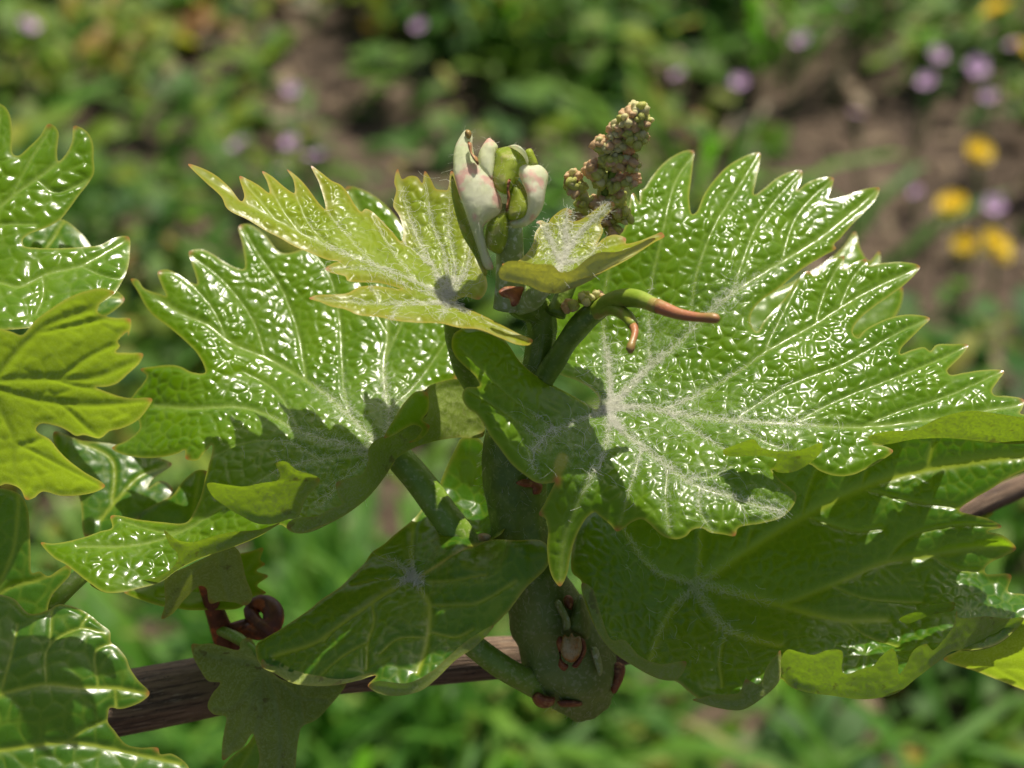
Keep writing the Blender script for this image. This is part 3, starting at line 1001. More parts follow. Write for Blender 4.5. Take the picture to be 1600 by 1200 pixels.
C_V = (VN('z5', [(1340, 850), (1150, 760), (1000, 700), (850, 640), (600, 520), (330, 370), (45, 180)], [(1340, 850), (1280, 720), (1180, 520), (1092, 210)],
          [(1330, 870), (1100, 880), (900, 870), (660, 850)], w=.9)
       + VN('z5', [(960, 685), (860, 560), (740, 420), (660, 200)], [(760, 595), (640, 470), (540, 215)], [(600, 520), (520, 420), (415, 215)], [(480, 455), (400, 360), (302, 240)],
            [(1340, 850), (1330, 650), (1265, 470), (1228, 220)], [(1350, 850), (1380, 700), (1350, 500), (1360, 220)], [(1360, 850), (1440, 700), (1460, 560)],
            [(1330, 860), (1150, 800), (980, 720), (740, 705)], [(1350, 870), (1300, 960)], [(1370, 880), (1500, 960), (1750, 1065)], [(1180, 775), (1080, 640), (960, 440)],
            [(1270, 700), (1160, 600), (1110, 570)], [(1000, 870), (960, 800)], [(1100, 880), (1060, 960)], w=.6))
leafC = leaf(shoot, P(705, 470, -7), M_YOUNG, [dict(outline=C_OUT, ctrl=C_CTRL, veins=C_V, step=2.4, cell=1.3, bull=.26, groove=.15, puff=.08)],
             'small yellow-green young leaf with pink-tinged teeth and white woolly veins', seed=3,
             wool=[(705, 470, 35, 420), (690, 440, 45, 200), (600, 425, 50, 200), (660, 380, 60, 160), (540, 390, 50, 120), (730, 440, 40, 160), (640, 480, 45, 120), (700, 350, 60, 80)])

# small folded leaf beside the flower cluster
D_OUT = Z('z7', [(440, 1150), (540, 1130), (600, 1080), (640, 1020), (660, 940), (690, 890), (665, 875), (700, 860), (740, 880), (765, 845), (860, 780), (900, 800), (885, 860), (930, 865), (1000, 830),
                 (1080, 770), (1160, 735), (1182, 760), (1140, 815), (1090, 875), (1105, 930), (1065, 1020), (1100, 985), (1180, 955), (1255, 980), (1255, 1010), (1340, 995), (1440, 955),
                 (1490, 938), (1508, 965), (1440, 1005), (1300, 1100), (1150, 1180), (1000, 1240), (850, 1260), (600, 1220)])
D_CTRL = [(955, 318, -6.5), (880, 330, -5.5), (830, 400, -10), (790, 420, -14), (880, 430, -13), (940, 390, -10), (1035, 368, -10), (960, 420, -13.5), (850, 350, -6), (980, 370, -9)]
D_V = VN('z7', [(800, 1220), (860, 1080), (960, 940), (1160, 750)], [(830, 1150), (760, 1000), (720, 900)], [(830, 1150), (950, 1120), (1100, 1040), (1490, 955)], [(870, 1070), (860, 900), (870, 800)], w=.6)
D_F = dict(outline=Z('z8', [(330, 150), (370, 100), (440, 95), (520, 110), (610, 115), (650, 150), (720, 140), (780, 90), (850, 50), (950, 45), (1050, 10), (1125, -25), (1150, -25), (1100, 15), (1000, 70),
                            (900, 135), (800, 200), (700, 243), (640, 262), (560, 255), (480, 222), (400, 205), (340, 185)]),
           ctrl=[(780, 425, -15.5), (850, 412, -16.5), (930, 395, -14.5), (1030, 373, -10.5), (860, 455, -14), (800, 440, -15), (940, 430, -13.5), (1000, 395, -11.5)], veins=[], step=3, flip=True, bull=.08)
leafD = leaf(shoot, P(860, 450, -13), M_YOUNG, [dict(outline=D_OUT, ctrl=D_CTRL, veins=D_V, step=2.4, cell=1.1, bull=.13, groove=.1), D_F],
             'tiny folded young leaf with pink edges below the flower cluster', seed=4,
             wool=[(880, 395, 40, 380), (900, 360, 35, 180), (860, 370, 30, 150), (880, 430, 30, 160), (940, 340, 30, 60)])

# lower centre leaf
E_OUT = (Z('z4', [(5, 590), (40, 560), (110, 520), (200, 460), (270, 410), (330, 360), (420, 300), (480, 240), (540, 180), (580, 120), (640, 80)]) +
         Z('z6', [(690, 1075), (800, 980), (860, 905), (900, 860), (950, 740), (1000, 640), (1030, 590), (1110, 590), (1180, 700), (1230, 900), (1240, 1050)]) +
         Z('z4', [(1170, 66), (1050, 112), (900, 190), (812, 244), (900, 195), (1050, 108), (1180, 60), (1300, 62), (1430, 68), (1475, 130), (1450, 200), (1350, 300), (1260, 420), (1180, 500), (1100, 585),
                  (1000, 655), (960, 690), (900, 750), (820, 810), (700, 835), (620, 825), (560, 790), (600, 740), (570, 735), (520, 755), (400, 780), (290, 785), (180, 770), (90, 720),
                  (30, 690), (5, 640)]))
E_CTRL = [(643, 903, 2), (405, 1010, 2), (560, 890, 6), (650, 815, 9), (722, 690, 14), (765, 800, 12.5), (760, 845, 7), (728, 862, 0), (790, 845, -4), (850, 850, -3.5), (845, 890, -5), (760, 990, -8), (620, 1080, -10),
          (560, 1060, -8), (450, 1060, -3), (580, 990, -4), (700, 960, -5), (500, 960, 1)]
E_V = (VN('z4', [(780, 240), (680, 310), (580, 380), (480, 440), (400, 490), (280, 570), (100, 640)], [(780, 240), (830, 320), (870, 390), (860, 550), (810, 720)],
          [(780, 240), (700, 170), (600, 130)], [(780, 240), (770, 100), (800, -80), (900, -200)], w=1.0)
       + VN('z4', [(580, 380), (590, 470), (560, 560), (550, 700)], [(870, 390), (1000, 380), (1100, 370), (1300, 260)], [(780, 245), (620, 262), (480, 290)], [(780, 245), (950, 262), (1150, 230)],
            [(560, 560), (430, 640), (320, 740)], [(400, 490), (330, 560)], [(865, 520), (1000, 540), (1080, 500)], [(860, 550), (700, 560), (620, 620)], w=.6))
E_F1 = dict(outline=Z('z4', [(30, 655), (90, 655), (180, 705), (290, 735), (400, 748), (500, 738), (600, 735), (575, 740), (520, 759), (400, 784), (290, 789), (180, 774), (90, 724), (28, 692)]),
            ctrl=[(410, 1030, 0), (490, 1060, -6), (580, 1055, -8.5), (560, 1062, -8.5), (450, 1065, -4.5), (430, 1045, -2)], veins=[], step=4, flip=True, bull=.05)
E_F2 = dict(outline=Z('z4', [(562, 792), (600, 768), (760, 775), (880, 715), (960, 645), (1060, 560), (1190, 488), (1102, 590), (1000, 660), (902, 755), (822, 815), (700, 840), (620, 830)]),
            ctrl=[(580, 1068, -10), (640, 1068, -11), (680, 1048, -10.5), (760, 985, -9.5), (700, 1060, -10), (620, 1084, -10.5), (750, 1010, -8.8)], veins=[], step=4, flip=True, bull=.05)
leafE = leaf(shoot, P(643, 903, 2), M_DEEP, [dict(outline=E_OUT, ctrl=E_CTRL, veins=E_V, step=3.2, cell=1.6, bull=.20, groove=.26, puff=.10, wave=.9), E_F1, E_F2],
             'dark green drooping leaf in shade with a pale woolly star at its centre', seed=5,
             wool=[(643, 903, 16, 240), (620, 880, 25, 50)])

# lower right leaf
F_OUT = (Z('px', [(1660, 700), (1640, 670), (1560, 655), (1400, 640), (1200, 650), (1060, 700), (960, 770), (905, 815)]) +
         Z('z13', [(305, 60), (300, 220), (345, 265), (368, 380), (400, 470), (450, 560), (500, 612), (600, 682), (740, 752), (820, 772), (880, 822), (960, 882)]) +
         Z('z12', [(0, 1135), (60, 1152), (150, 1158), (230, 1112), (300, 1040), (340, 1070), (400, 1090), (500, 1102), (640, 1116), (760, 1092), (840, 1032), (920, 972), (985, 925), (1065, 925),
                   (1150, 905), (1205, 870), (1263, 800), (1330, 780), (1300, 720), (1263, 705), (1200, 692), (1212, 628), (1115, 622), (1110, 602), (1130, 580), (1190, 552), (1232, 525), (1180, 472),
                   (1120, 455), (1175, 437), (1120, 405), (1060, 390), (1008, 372), (1060, 330), (1130, 290), (1200, 245), (1263, 215), (1350, 180)]))
F_CTRL = [(1090, 905, 7), (1400, 650, 13), (1640, 680, 9), (1560, 830, 8), (1590, 860, 8), (1580, 930, 8), (1600, 965, 4), (1150, 1105, -4), (1350, 1090, -6), (1480, 1020, -4), (910, 900, -2), (920, 830, 4),
          (960, 770, 9), (1000, 1060, -5), (1300, 920, 6), (1200, 980, 4), (1050, 980, 3), (1300, 800, 10), (1400, 980, 3), (1180, 700, 11), (1220, 1040, -2)]
F_V = (VN('z12', [(-22, 655), (0, 645), (160, 540), (400, 390), (620, 285), (880, 205), (1150, 165), (1300, 155)], [(-22, 660), (130, 700), (300, 740), (560, 800), (720, 800)],
          [(-30, 670), (20, 760), (90, 840), (300, 905)], w=1.35)
       + VN('z12', [(300, 738), (500, 670), (720, 570), (900, 545), (1080, 520), (1230, 525)], w=1.0)
       + VN('z13', [(920, 290), (810, 400), (740, 530), (700, 650)], [(900, 270), (740, 220), (600, 80), (540, -20)], [(925, 270), (935, 150), (940, 20)], w=.9)
       + VN('z12', [(390, 392), (410, 300), (440, 215)], [(160, 540), (185, 450)], [(620, 285), (635, 220)], [(880, 205), (905, 100)], [(720, 570), (800, 480), (1000, 430), (1170, 435)],
            [(560, 800), (640, 860), (760, 900)], [(90, 840), (60, 960), (70, 1080)], [(400, 390), (600, 450), (700, 440)], [(620, 285), (800, 330), (1000, 360)], [(500, 670), (640, 720), (860, 720)],
            [(900, 545), (1000, 600), (1110, 610)], w=.6))
F_F1 = dict(outline=Z('z12', [(545, 930), (490, 925), (430, 945), (380, 935), (330, 925), (305, 960), (310, 1030), (340, 1072), (400, 1093), (500, 1105), (640, 1119), (760, 1095), (840, 1035), (920, 975),
                              (985, 928), (1065, 928), (1150, 908), (1205, 872), (1266, 800), (1200, 800), (1110, 790), (1005, 795), (1000, 770), (985, 830), (950, 880), (905, 925), (890, 910), (880, 900),
                              (830, 925), (800, 980), (770, 1020), (765, 960), (745, 920), (700, 950), (670, 985), (620, 1000), (560, 1020), (545, 1005)]),
            ctrl=[(1230, 1020, -10), (1310, 1018, -12), (1240, 1070, -5.5), (1350, 1092, -7), (1400, 1020, -11), (1450, 1010, -9.5), (1490, 960, -7), (1560, 965, -1), (1600, 967, 2), (1480, 1022, -5), (1350, 1060, -8.5)],
            veins=[], step=3.6, flip=True, bull=.13, cell=1.5, wave=.7)
F_F2 = dict(outline=Z('z12', [(302, 925), (290, 940), (250, 990), (220, 1060), (190, 1050), (165, 1040), (140, 1090), (100, 1100), (40, 1100), (0, 1110), (-45, 1120), (0, 1138), (60, 1155), (150, 1161),
                              (230, 1114), (300, 1042)]),
            ctrl=[(1215, 1020, -4.5), (1220, 1060, -5), (1165, 1065, -6.5), (1150, 1108, -5), (1090, 1095, -5.5), (1190, 1085, -6)], veins=[], step=3.6, flip=True, bull=.13, cell=1.5, wave=.7)
F_F3 = dict(outline=Z('z13', [(350, 275), (400, 300), (440, 420), (500, 560), (560, 560), (640, 640), (740, 680), (870, 668), (862, 712), (822, 758), (740, 756), (600, 686), (500, 616), (440, 543), (390, 443), (360, 363)]),
            ctrl=[(915, 915, -3.5), (940, 950, -5), (960, 1000, -6.5), (1000, 1030, -7.5), (1070, 1036, -7.5), (1040, 1060, -6.5), (960, 1015, -5.5), (925, 970, -4.5)], veins=[], step=3.6, flip=True, bull=.13, cell=1.5, wave=.7)
F_F4 = dict(outline=Z('z12', [(770, 805), (840, 770), (900, 745), (990, 738), (985, 765), (900, 785), (800, 820)]),
            ctrl=[(1405, 970, -1), (1450, 950, -2), (1490, 945, -2), (1450, 962, -1), (1420, 972, -.5)], veins=[], step=3.6, flip=True, bull=.05)
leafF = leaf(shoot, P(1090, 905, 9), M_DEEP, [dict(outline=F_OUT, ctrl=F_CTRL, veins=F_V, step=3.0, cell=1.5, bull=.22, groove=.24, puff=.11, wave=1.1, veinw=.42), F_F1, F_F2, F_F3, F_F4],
             'large dark green leaf with yellow veins and a rolled hairy pale rim', seed=6,
             wool=[(1075, 925, 25, 120), (1030, 890, 40, 60), (1130, 960, 50, 160), (1060, 1000, 70, 60), (990, 860, 60, 60)])

# glowing leaf at the far right
G_OUT = Z('z12', [(945, 960), (1000, 930), (1080, 900), (1170, 880), (1263, 800), (1380, 780), (1400, 1130), (1263, 1082), (1180, 1050), (1080, 1010)])
leaf(shoot, P(1600, 1000, 12), M_BACKLIT, [dict(outline=G_OUT, ctrl=[(1475, 1030, 9), (1600, 980, 4), (1600, 1078, 15), (1520, 1010, 7), (1650, 1080, 13)],
                                               veins=VN('z12', [(950, 960), (1100, 980), (1380, 1010)], [(1100, 980), (1263, 920)], [(1150, 985), (1263, 1060)], w=.7), step=4, flip=True, bull=.08)],
     'bright yellow-green leaf glowing below the rolled rim of the dark leaf', seed=7)
# leaf seen through the gaps of the right leaf
O_OUT = Z('px', [(1150, 530), (1175, 470), (1240, 440), (1290, 410), (1318, 385), (1336, 362), (1344, 388), (1358, 408), (1374, 392), (1378, 420), (1410, 450), (1395, 500), (1330, 530), (1220, 550)])
leaf(shoot, P(1300, 500, 34), M_GLOSS, [dict(outline=O_OUT, ctrl=[(1160, 520, 32), (1340, 370, 42), (1400, 480, 36), (1250, 540, 31)],
                                            veins=VN('px', [(1200, 540), (1280, 450), (1336, 365)], [(1230, 510), (1330, 450), (1374, 395)], w=.7), step=5, bull=.12)],
     'leaf tips showing behind the broad toothed leaf', seed=8)

# stem
ctrl = [(918, 1092, 17, 40), (902, 1062, 14, 60), (884, 1022, 12, 68), (862, 970, 10, 62), (838, 920, 8, 53), (815, 860, 6, 46), (806, 800, 5, 45), (803, 740, 4, 49), (806, 690, 3, 50), (815, 640, 2, 42),
        (832, 595, 1, 26), (843, 550, 0, 21), (848, 510, -1, 21), (842, 485, -2, 22), (815, 470, -4, 24), (803, 455, -5, 20)]
pts, rad, (v, f, al, an) = pxtube(ctrl, 7, 28)
nn = (v - np.repeat(pts, 28, 0))
nn /= np.linalg.norm(nn, axis=1)[:, None]
v = v + nn * (.00012 * np.sin(an * 2 * math.pi * 9) + .0004 * fnoise(v, 130) + .0009 * fnoise(v, 210, 4.0) * sstep(900, 980, project(v)[:, 1]) + .00012 * fnoise(v, 900))[:, None]
midx = [0 if sum(project(v[list(q_)])[:, 1]) / len(q_) < 905 else 1 for q_ in f]
link('stem', v, f, [M_STEM, M_STEMBASE], shoot, P(890, 1075, 14), matidx=midx, label='thick green stem with a swollen hairy base')

sb_v, sb_f = v, np.array([q_[:3] for q_ in f if len(q_) == 4])

# stalks
def stalk(parent, ctrl, mat, name='leaf_stalk', segs=12, label=None):
    pts, rad, (v, f, al, an) = pxtube(ctrl, 6, segs)
    c = np.repeat(pts, segs, 0)
    nn = (v - c) / np.maximum(np.linalg.norm(v - c, axis=1)[:, None], 1e-9)
    v = v + nn * (.00018 * fnoise(v, 260) + .00006 * np.sin(an * 12 * math.pi))[:, None]
    return link(name, v, f, mat, parent, pts[0], label=label)


stalk(shoot, [(795, 900, 8, 30), (745, 870, 6.5, 25), (700, 812, 6.5, 24), (655, 752, 6.5, 23), (618, 708, 6.3, 21), (600, 692, 6, 14)], M_PETIOLE)
stalk(shoot, [(872, 1090, 14, 20), (838, 1072, 10, 21), (790, 1045, 7, 20), (735, 1005, 6, 20), (690, 960, 5, 17), (650, 912, 4, 12)], M_PETIOLE)
stalk(shoot, [(815, 640, 6, 18), (770, 640, 7, 18), (735, 595, 2, 16), (712, 540, -3, 15), (705, 485, -7, 12)], M_PETIOLE)
stalk(shoot, [(835, 650, 3, 20), (880, 660, 4, 18), (930, 655, 3, 15), (950, 645, 1.5, 12)], M_PETIOLE)
stalk(shoot, [(900, 1000, 16, 18), (960, 985, 16, 17), (1040, 940, 14, 16), (1088, 908, 10.5, 12)], M_PETIOLE)
stalk(shoot, [(812, 480, -5, 13), (828, 470, -8, 17), (845, 455, -12, 14), (862, 440, -13.5, 9)], M_POD2)

# tendril
t1 = stalk(shoot, [(848, 595, -1, 18), (865, 568, -2, 17), (893, 525, -4, 17), (920, 494, -5, 18), (938, 482, -5.5, 17)], M_STEM, 'tendril', label='forked green tendril with reddish tips')
for ct, nm in (([(930, 487, -5.5, 14), (955, 470, -8, 14), (990, 466, -11.5, 14), (1030, 480, -15, 12)], 'a'), ([(928, 490, -5.5, 12), (955, 482, -8, 11), (980, 495, -11, 10), (990, 510, -13, 8)], 'b')):
    stalk(t1, ct, M_TENDRIL, 'tendril_arm')
stalk(t1, [(1026, 478, -14.7, 12.2), (1060, 490, -16.5, 9.5), (1095, 496, -18, 8), (1113, 497, -19, 8.5), (1121, 498, -19.3, 6.5), (1124, 498, -19.4, 3)], M_TENDRILTIP, 'tendril_tip')
stalk(t1, [(989, 507, -12.6, 8.4), (992, 520, -14, 6.2), (988, 534, -15, 6.5), (985, 545, -15.5, 8), (985, 551, -15.8, 4)], M_TENDRILTIP, 'tendril_tip')


# puffy closed bodies: pods, scales, bracts
def inflate(outline, ctrl, thick, step=2.6, seed=0):
    poly = crspline(outline, step * .8, True)
    p2, F = triangulate(poly, step)
    de = near(p2, poly) * PX * 1000
    R = de.max()
    hgt = thick * np.sqrt(np.clip(1 - (1 - np.minimum(de / R, 1)) ** 2, 0, 1))
    on = de < 1e-3
    d = tps(ctrl)(p2)
    a = P(p2[:, 0], p2[:, 1], d - hgt)
    b_ = P(p2[:, 0], p2[:, 1], d + hgt)
    nz = .06 * fnoise(a, 1200, seed) * MM
    a = a + FWD * nz[:, None]
    nrm = vnormals(a, F)
    if (nrm @ (CAM - a.mean(0))).sum() < 0:
        F = F[:, ::-1]
    m = np.arange(len(p2))
    back = np.where(on, m, len(p2) + m)
    V = np.vstack([a, b_])
    FF = np.vstack([F, back[F[:, ::-1]]])
    used = np.unique(FF)
    mp = np.full(len(V), -1)
    mp[used] = np.arange(len(used))
    return V[used], mp[FF]


PUFFS = []


def puff(parent, name, zn, outline, ctrl, thick, mat, loc, seed=0, label=None):
    v, f = inflate(Z(zn, outline), ctrl, thick, seed=seed)
    PUFFS.append((parent, name, v, f))
    return link(name, v, f, mat, parent, loc, label=label)


# growing tip: a stalk with folded woolly leaflets
TL = P(800, 460, -6)
pts, rad, (v, f, al, an) = pxtube([(795, 482, -5, 25), (798, 440, -6, 24), (797, 400, -7, 22), (795, 360, -8, 22), (795, 320, -8, 20)], 6, 18)
tipo = link('growing_tip', v, f, M_POD2, shoot, TL, label='unopened woolly shoot tip of folded whitish leaflets with pink edges')
q = [(720, 210), (780, 400), (840, 300)]
puff(tipo, 'folded_leaflet', 'z7', [(205, 265), (160, 315), (125, 400), (120, 520), (148, 660), (195, 790), (230, 900), (285, 1060), (330, 1180), (380, 1180), (340, 1040), (320, 900), (425, 810), (440, 740),
                                    (400, 650), (360, 560), (300, 490), (262, 440), (246, 370), (242, 300)],
     [(725, 210, -8), (715, 280, -11), (730, 350, -12), (755, 420, -10), (775, 310, -11.5)], 1.1, M_WOOLPINK, TL, 1)
puff(tipo, 'folded_leaflet', 'z7', [(285, 430), (315, 360), (355, 318), (380, 335), (412, 372), (400, 420), (392, 510), (372, 600), (330, 560), (290, 500)],
     [(765, 220, -9), (750, 250, -10), (770, 275, -10.5)], 1.0, M_WOOLPINK, TL, 2)
puff(tipo, 'green_pod', 'z7', [(398, 400), (440, 380), (500, 372), (560, 385), (598, 430), (600, 500), (560, 560), (520, 640), (470, 690), (400, 650), (372, 570), (385, 480)],
     [(780, 240, -9), (810, 230, -9), (790, 290, -10.5)], 2.6, M_POD, TL, 3)
puff(tipo, 'folded_leaflet', 'z7', [(470, 380), (520, 362), (560, 375), (600, 420), (612, 490), (590, 500), (570, 440), (520, 400)], [(800, 228, -10.5), (822, 250, -10.5), (810, 235, -11)], .7, M_WOOLPINK, TL, 4)
puff(tipo, 'folded_leaflet', 'z7', [(540, 505), (570, 485), (620, 500), (690, 498), (742, 555), (728, 660), (705, 780), (650, 860), (580, 905), (500, 905), (490, 870), (560, 840), (600, 770), (605, 700), (575, 615), (550, 555)],
     [(815, 262, -11), (850, 275, -10), (840, 330, -11), (800, 350, -11), (830, 310, -12)], 1.2, M_WOOLPINK, TL, 5)
puff(tipo, 'green_pod', 'z7', [(500, 585), (550, 600), (605, 680), (628, 760), (600, 835), (540, 862), (480, 850), (478, 740)], [(800, 285, -10), (825, 330, -11), (800, 340, -11)], 1.8, M_POD, TL, 6)
puff(tipo, 'green_pod', 'z7', [(345, 880), (395, 820), (470, 800), (482, 900), (470, 1000), (430, 1078), (380, 1070), (330, 1020)], [(765, 350, -10.5), (790, 340, -10.5), (780, 390, -10)], 1.8, M_POD, TL, 7)
puff(tipo, 'green_pod', 'z7', [(595, 400), (630, 388), (655, 430), (675, 500), (610, 500)], [(825, 235, -8), (838, 255, -8), (826, 258, -8)], .7, M_POD, TL, 8)
puff(tipo, 'green_pod', 'z7', [(110, 560), (140, 640), (180, 760), (235, 900), (290, 1060), (345, 1200), (330, 1230), (250, 1080), (180, 960), (130, 800), (105, 660)],
     [(706, 275, -8), (725, 350, -10), (760, 425, -9)], .9, M_POD, TL, 9)
puff(tipo, 'leaf_scar', 'z8', [(330, 255), (360, 228), (420, 225), (462, 230), (450, 270), (430, 320), (400, 330), (385, 290), (350, 280)], [(785, 450, -11.8), (815, 450, -10.5), (805, 475, -11.6)], .5, M_RED, TL, 10)
puff(tipo, 'pink_point', 'z7', [(195, 280), (205, 264), (228, 268), (240, 300), (225, 325), (200, 310)], [(729, 205, -9), (735, 212, -9), (730, 216, -9)], .6, M_TENDRILTIP, TL, 11)
puff(tipo, 'pink_edge', 'z7', [(215, 340), (235, 350), (248, 420), (280, 450), (285, 500), (250, 460), (222, 400)], [(733, 222, -10.5), (745, 250, -11.5), (738, 235, -11)], .7, M_TENDRILTIP, TL, 12)
puff(tipo, 'brown_thread', 'z7', [(482, 590), (496, 588), (488, 660), (494, 720), (478, 800), (466, 802), (474, 720), (470, 660)], [(797, 285, -13), (793, 330, -13), (795, 300, -13.2)], .4, M_RED, TL, 13)

def fuzz(parent, loc, bodies, dens, L0, L1, rad0):
    r = np.random.default_rng(3)
    HV, HF, nb = [], [], 0
    for v_, f_ in bodies:
        nrm = vnormals(v_, f_)
        for i in r.choice(len(v_), int(len(v_) * dens)):
            n_ = nrm[i]
            t = r.normal(size=3) * .9 + n_ * .5 + np.array([0, 0, -.2])
            t /= np.linalg.norm(t)
            L = r.uniform(L0, L1) * MM
            bend = r.normal(0, .35, 3)
            p_ = [v_[i] + t * L * u + bend * L * u * u for u in (0, .35, .7, 1)]
            a_, b_, _, _ = tube(np.array(p_), np.linspace(rad0, rad0 * .5, 4) * MM, 3, False)
            HV.append(a_)
            HF += [tuple(x + nb for x in q_) for q_ in b_]
            nb += len(a_)
    return link('woolly_hair', np.vstack(HV), HF, M_HAIR, parent, loc, kind='stuff')


fuzz(tipo, TL, [(a_, b_) for p_, n_, a_, b_ in PUFFS if p_ is tipo and n_ in ('folded_leaflet', 'green_pod')], .16, .3, 1.0, .010)

# flower cluster
pts, rad, (v, f, al, an) = pxtube([(868, 492, -4, 16), (890, 440, -3, 13), (915, 390, -2, 11), (935, 330, -1, 9), (960, 260, -4, 7), (985, 190, -7, 4)], 6, 10)
FL = P(868, 492, -4)
flo = link('flower_cluster', v, f, M_STEM, shoot, FL, label='knobbly young flower cluster of green and pink buds')
bud_me, lobe_me = [], []
for i in range(6):
    bm = bmesh.new()
    bmesh.ops.create_icosphere(bm, subdivisions=2, radius=1)
    for vv in bm.verts:
        n_ = noise.noise(vv.co * 1.2 + Vector((i * 7.1, 0, 0)))
        vv.co *= 1 + .30 * n_
        vv.co.z *= 1.5
        vv.co.x += .22 * vv.co.z ** 2 * (1 if i % 2 else -1)
    me = bpy.data.meshes.new('flower_bud')
    bm.to_mesh(me)
    bm.free()
    me.materials.append(M_BUDS[i % 3])
    me.polygons.foreach_set('use_smooth', [True] * len(me.polygons))
    bud_me.append(me)
for i in range(5):
    bm = bmesh.new()
    bmesh.ops.create_icosphere(bm, subdivisions=4, radius=1)
    for vv in bm.verts:
        vd = noise.voronoi(vv.co * 1.75 + Vector((i * 5.3, 1.7, 0)))[0]
        vv.co *= 1.12 + .16 * noise.noise(vv.co * 1.1 + Vector((i * 3.0, 0, 0))) - .62 * min(1.0, vd[0]) ** 1.6
    me = bpy.data.meshes.new('bud_clump')
    bm.to_mesh(me)
    bm.free()
    me.materials.append(M_BUDS[(0, 1, 2, 0, 1)[i]])
    me.polygons.foreach_set('use_smooth', [True] * len(me.polygons))
    lobe_me.append(me)
rb = random.Random(5)
# clumps: centre px, radius px, height factor
for k_, (cx_, cy_, r_, hf) in enumerate([(996, 176, 20, 1.0), (984, 186, 22, 1.2), (1003, 192, 17, 1.2), (975, 200, 20, 1.0), (993, 212, 22, 1.0), (962, 204, 16, 1.1), (957, 222, 18, 1.0), (982, 228, 20, .9),
                                         (940, 222, 13, 1.2), (943, 234, 12, 1.0), (1000, 215, 14, 1.3), (948, 254, 15, 1.0), (964, 256, 16, 1.3), (985, 250, 15, .9), (925, 266, 19, .9), (940, 282, 16, 1.2), (897, 278, 15, 1.1),
                                         (904, 293, 14, 1.2), (889, 290, 9, 1.3), (963, 284, 20, 1.0), (987, 280, 15, 1.3), (988, 262, 12, .9), (916, 322, 22, .9), (900, 340, 14, .9), (938, 318, 18, 1.0), (962, 312, 24, .9),
                                         (972, 336, 18, 1.0), (945, 342, 18, .9), (958, 360, 15, .9), (888, 478, 14, .9), (914, 466, 15, .8), (934, 462, 11, .9)]):
    dd = -0.5 - 6.5 * max(0, (350 - cy_) / 175) + rb.uniform(-.5, .5) - (4.5 if cy_ > 440 else 0)
    s_ = r_ * PX * .92
    part('bud_clump', lobe_me[rb.randrange(5)], flo, P(cx_, cy_, dd) - FL, (rb.uniform(-3, 3), rb.uniform(-3, 3), rb.uniform(0, 6)), (s_, s_ * rb.uniform(.85, 1.1), s_ * hf))
    for q_ in range(5 if cy_ < 440 else 3):
        a = rb.uniform(0, 6.283)
        e = rb.uniform(.25, .95)
        dv_ = RT * math.cos(a) * e + UP * math.sin(a) * e * hf - FWD * math.sqrt(max(.05, 1 - e * e))
        p_ = P(cx_, cy_, dd) + dv_ * s_ * .86
        b_s = rb.uniform(5.0, 8.0) * PX
        o_ = part('flower_bud', bud_me[rb.randrange(6)], flo, p_ - FL, tuple(Vector(dv_).to_track_quat('Z', 'Y').to_euler()), (b_s, b_s, b_s * rb.uniform(.9, 1.2)))

# buds and scales at the shoot base
BL = P(900, 1040, 8)
puff(shoot, 'side_bud', 'z13', [(245, 570), (262, 532), (282, 545), (296, 522), (314, 545), (338, 540), (352, 590), (338, 640), (305, 672), (268, 660), (244, 620)], [(890, 1000, 3), (905, 990, 3), (895, 1030, 3.5)], 2.0, M_CREAM, BL, 21,
     label='cream and orange bud on the shoot base')
puff(shoot, 'bud_scale', 'z13', [(222, 570), (238, 540), (262, 560), (246, 610), (250, 660), (282, 690), (262, 715), (232, 690), (238, 640)], [(872, 1010, 3.5), (884, 1000, 3), (880, 1040, 4)], .6, M_RED, BL, 22)
puff(shoot, 'bud_scale', 'z13', [(335, 545), (362, 560), (372, 610), (352, 660), (322, 700), (300, 690), (338, 640), (350, 600)], [(912, 1005, 3.5), (915, 1025, 4), (900, 1040, 4)], .6, M_RED, BL, 32)
puff(shoot, 'bud_scale', 'z13', [(100, 845), (125, 820), (165, 838), (215, 850), (205, 885), (160, 902), (118, 885)], [(835, 1095, 9), (870, 1095, 8), (850, 1104, 9)], 1.3, M_RED, BL, 23)
puff(shoot, 'bud_scale', 'z13', [(225, 868), (290, 860), (345, 868), (352, 884), (300, 896), (240, 892)], [(875, 1098, 9), (910, 1098, 9), (890, 1104, 9.5)], .8, M_RED, BL, 33)
puff(shoot, 'bud_scale', 'z13', [(480, 680), (530, 670), (565, 690), (555, 760), (510, 830), (490, 800), (500, 740)], [(955, 1045, 12), (970, 1060, 12), (958, 1080, 12)], 1.0, M_RED, BL, 24)
puff(shoot, 'bud_scale', 'z13', [(255, 360), (275, 335), (300, 345), (308, 375), (292, 410), (268, 395)], [(880, 935, 4), (895, 935, 4), (888, 950, 4)], .7, M_RED, BL, 25)
puff(shoot, 'side_shoot', 'z13', [(310, 380), (345, 330), (370, 390), (390, 470), (380, 560), (340, 540), (280, 500), (300, 430)], [(905, 935, 6), (915, 980, 6), (895, 985, 5)], 2.0, M_STEMBASE, BL, 26)
puff(shoot, 'woolly_ridge', 'z13', [(205, 372), (232, 358), (262, 400), (292, 470), (285, 515), (262, 512), (248, 450), (222, 405)], [(868, 940, 4.5), (880, 960, 3.5), (888, 985, 3.5)], .9, M_POD2, BL, 34)
puff(shoot, 'woolly_ridge', 'z13', [(395, 600), (420, 595), (445, 650), (452, 720), (438, 742), (420, 700), (405, 650)], [(928, 1020, 6), (938, 1045, 7), (938, 1055, 7)], .8, M_POD2, BL, 35)
